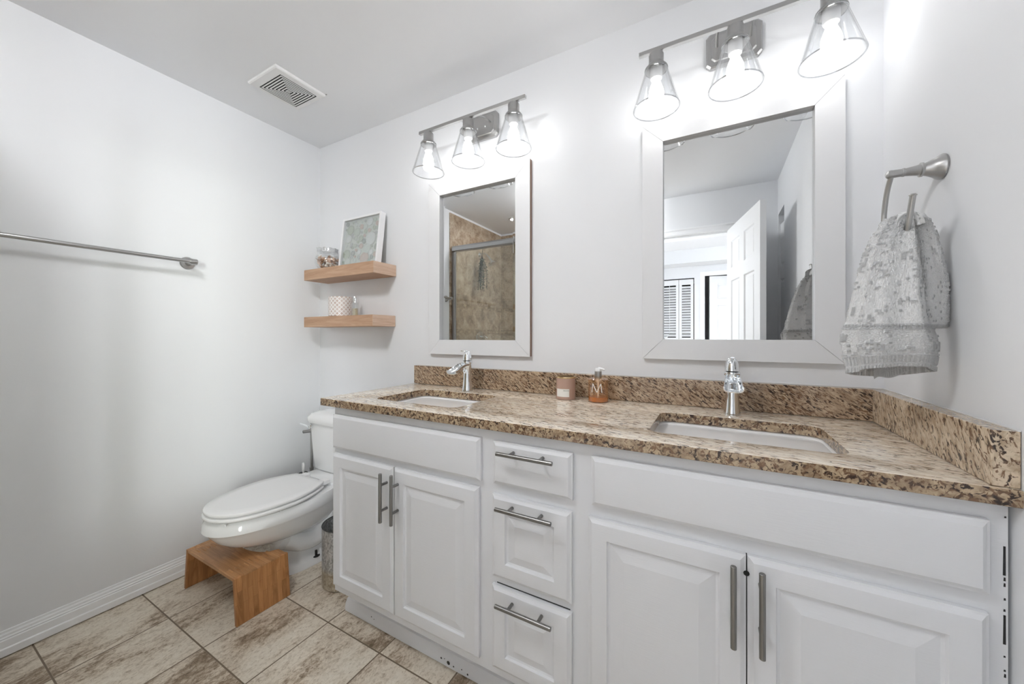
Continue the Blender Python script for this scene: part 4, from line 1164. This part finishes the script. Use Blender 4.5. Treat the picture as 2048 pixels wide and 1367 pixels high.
b = B(); lathe(b, [(.094, 0), (.099, .004), (.099, .272), (.097, .273), (.096, .01), (.001, .008)], c, (0, 0, 1), 48); obj('body', b, binmat(), wb, 40)
b = B(); n = 56
loft(b, [[Vector((c[0]+(.098+.0022*cos(q*pi/4))*cos(2*pi*i/n), c[1]+(.098+.0022*cos(q*pi/4))*sin(2*pi*i/n), .274+.0022*sin(q*pi/4))) for q in range(8)] for i in range(n+1)], True, False, False)
obj('rim', b, mat('dark_rim', (.05, .05, .05), .4), wb, 40)

# ================================================================== FOOT STOOL
st = thing('foot_stool', (.36, -.645, 0), 'low folding bamboo foot stool tucked under the front of the toilet bowl', 'stool')
ya, yb_ = -.748, -.540; zt = .186
fx0, fx1 = .122, .598; tx0, tx1 = .146, .578; tt = .014
def sl(x0_, x1_, y0_, y1_, X0, X1):
    b = B(); hexa(b, [(x0_, y0_, .001), (x1_, y0_, .001), (x1_, y1_, .001), (x0_, y1_, .001), (X0, y0_, zt), (X1, y0_, zt), (X1, y1_, zt), (X0, y1_, zt)]); return b
obj('leg_panel', sl(fx0, fx0+tt, ya, yb_+.004, tx0-.001, tx0+tt), M_BAMS, st, bevel=.001)
obj('leg_panel', sl(fx1-tt, fx1, ya, yb_+.004, tx1-tt, tx1+.001), M_BAMS, st, bevel=.001)
b = B()
tz0 = zt-.013
# top board with a concave rear edge that clears the toilet foot
n = 24; front = []; rear = []
X0, X1 = tx0+tt+.0005, tx1-tt-.0005
for i in range(n+1):
    s = i/n; x = X0+(X1-X0)*s
    dip = 0.075*max(0, 1-((s-.5)/.36)**2)**.5 if abs(s-.5) < .36 else 0
    front.append((x, ya+.001)); rear.append((x, yb_-dip))
bot = [[b.verts.new((p[0], p[1], z)) for p in L] for L in (front, rear) for z in (tz0, zt+.0005)]
f0, f1, r0, r1 = bot
for i in range(n):
    b.faces.new((f1[i], f1[i+1], r1[i+1], r1[i])); b.faces.new((f0[i+1], f0[i], r0[i], r0[i+1]))
    b.faces.new((f0[i], f0[i+1], f1[i+1], f1[i])); b.faces.new((r0[i+1], r0[i], r1[i], r1[i+1]))
b.faces.new((f0[0], f1[0], r1[0], r0[0])); b.faces.new((f0[n], r0[n], r1[n], f1[n]))
# hinge tongues let into the leg panels
for s_, (q0, q1) in ((0, (tx0-.002, X0+.001)), (1, (X1-.001, tx1+.002))):
    box(b, q0, q1, ya+.035, yb_-.030, zt-.004, zt+.0012)
obj('top_board', b, M_BAMT, st, 25, bevel=.0012)
def pill(bm, x0_, x1_, y):
    loft(bm, [[(x, y+.004*cos(q*pi/6)*k, zt+.0006+.0028*max(0, sin(q*pi/6))*k) for q in range(0, 7)] for x, k in ((x0_, .2), (x0_+.004, 1), (x1_-.004, 1), (x1_, .2))], closed=False)
ba, bb = B(), B()
for i in range(9):
    y = ya+.022+i*.0185
    off = .010 if i % 2 else 0
    pill(ba, tx1-.098+off, tx1-.056+off, y)
    pill(bb, tx0+.035+off, tx0+.080+off, y)
obj('grip_ribs', ba, M_BAMT, st, 40); obj('grip_ribs', bb, M_BAMT, st, 40)
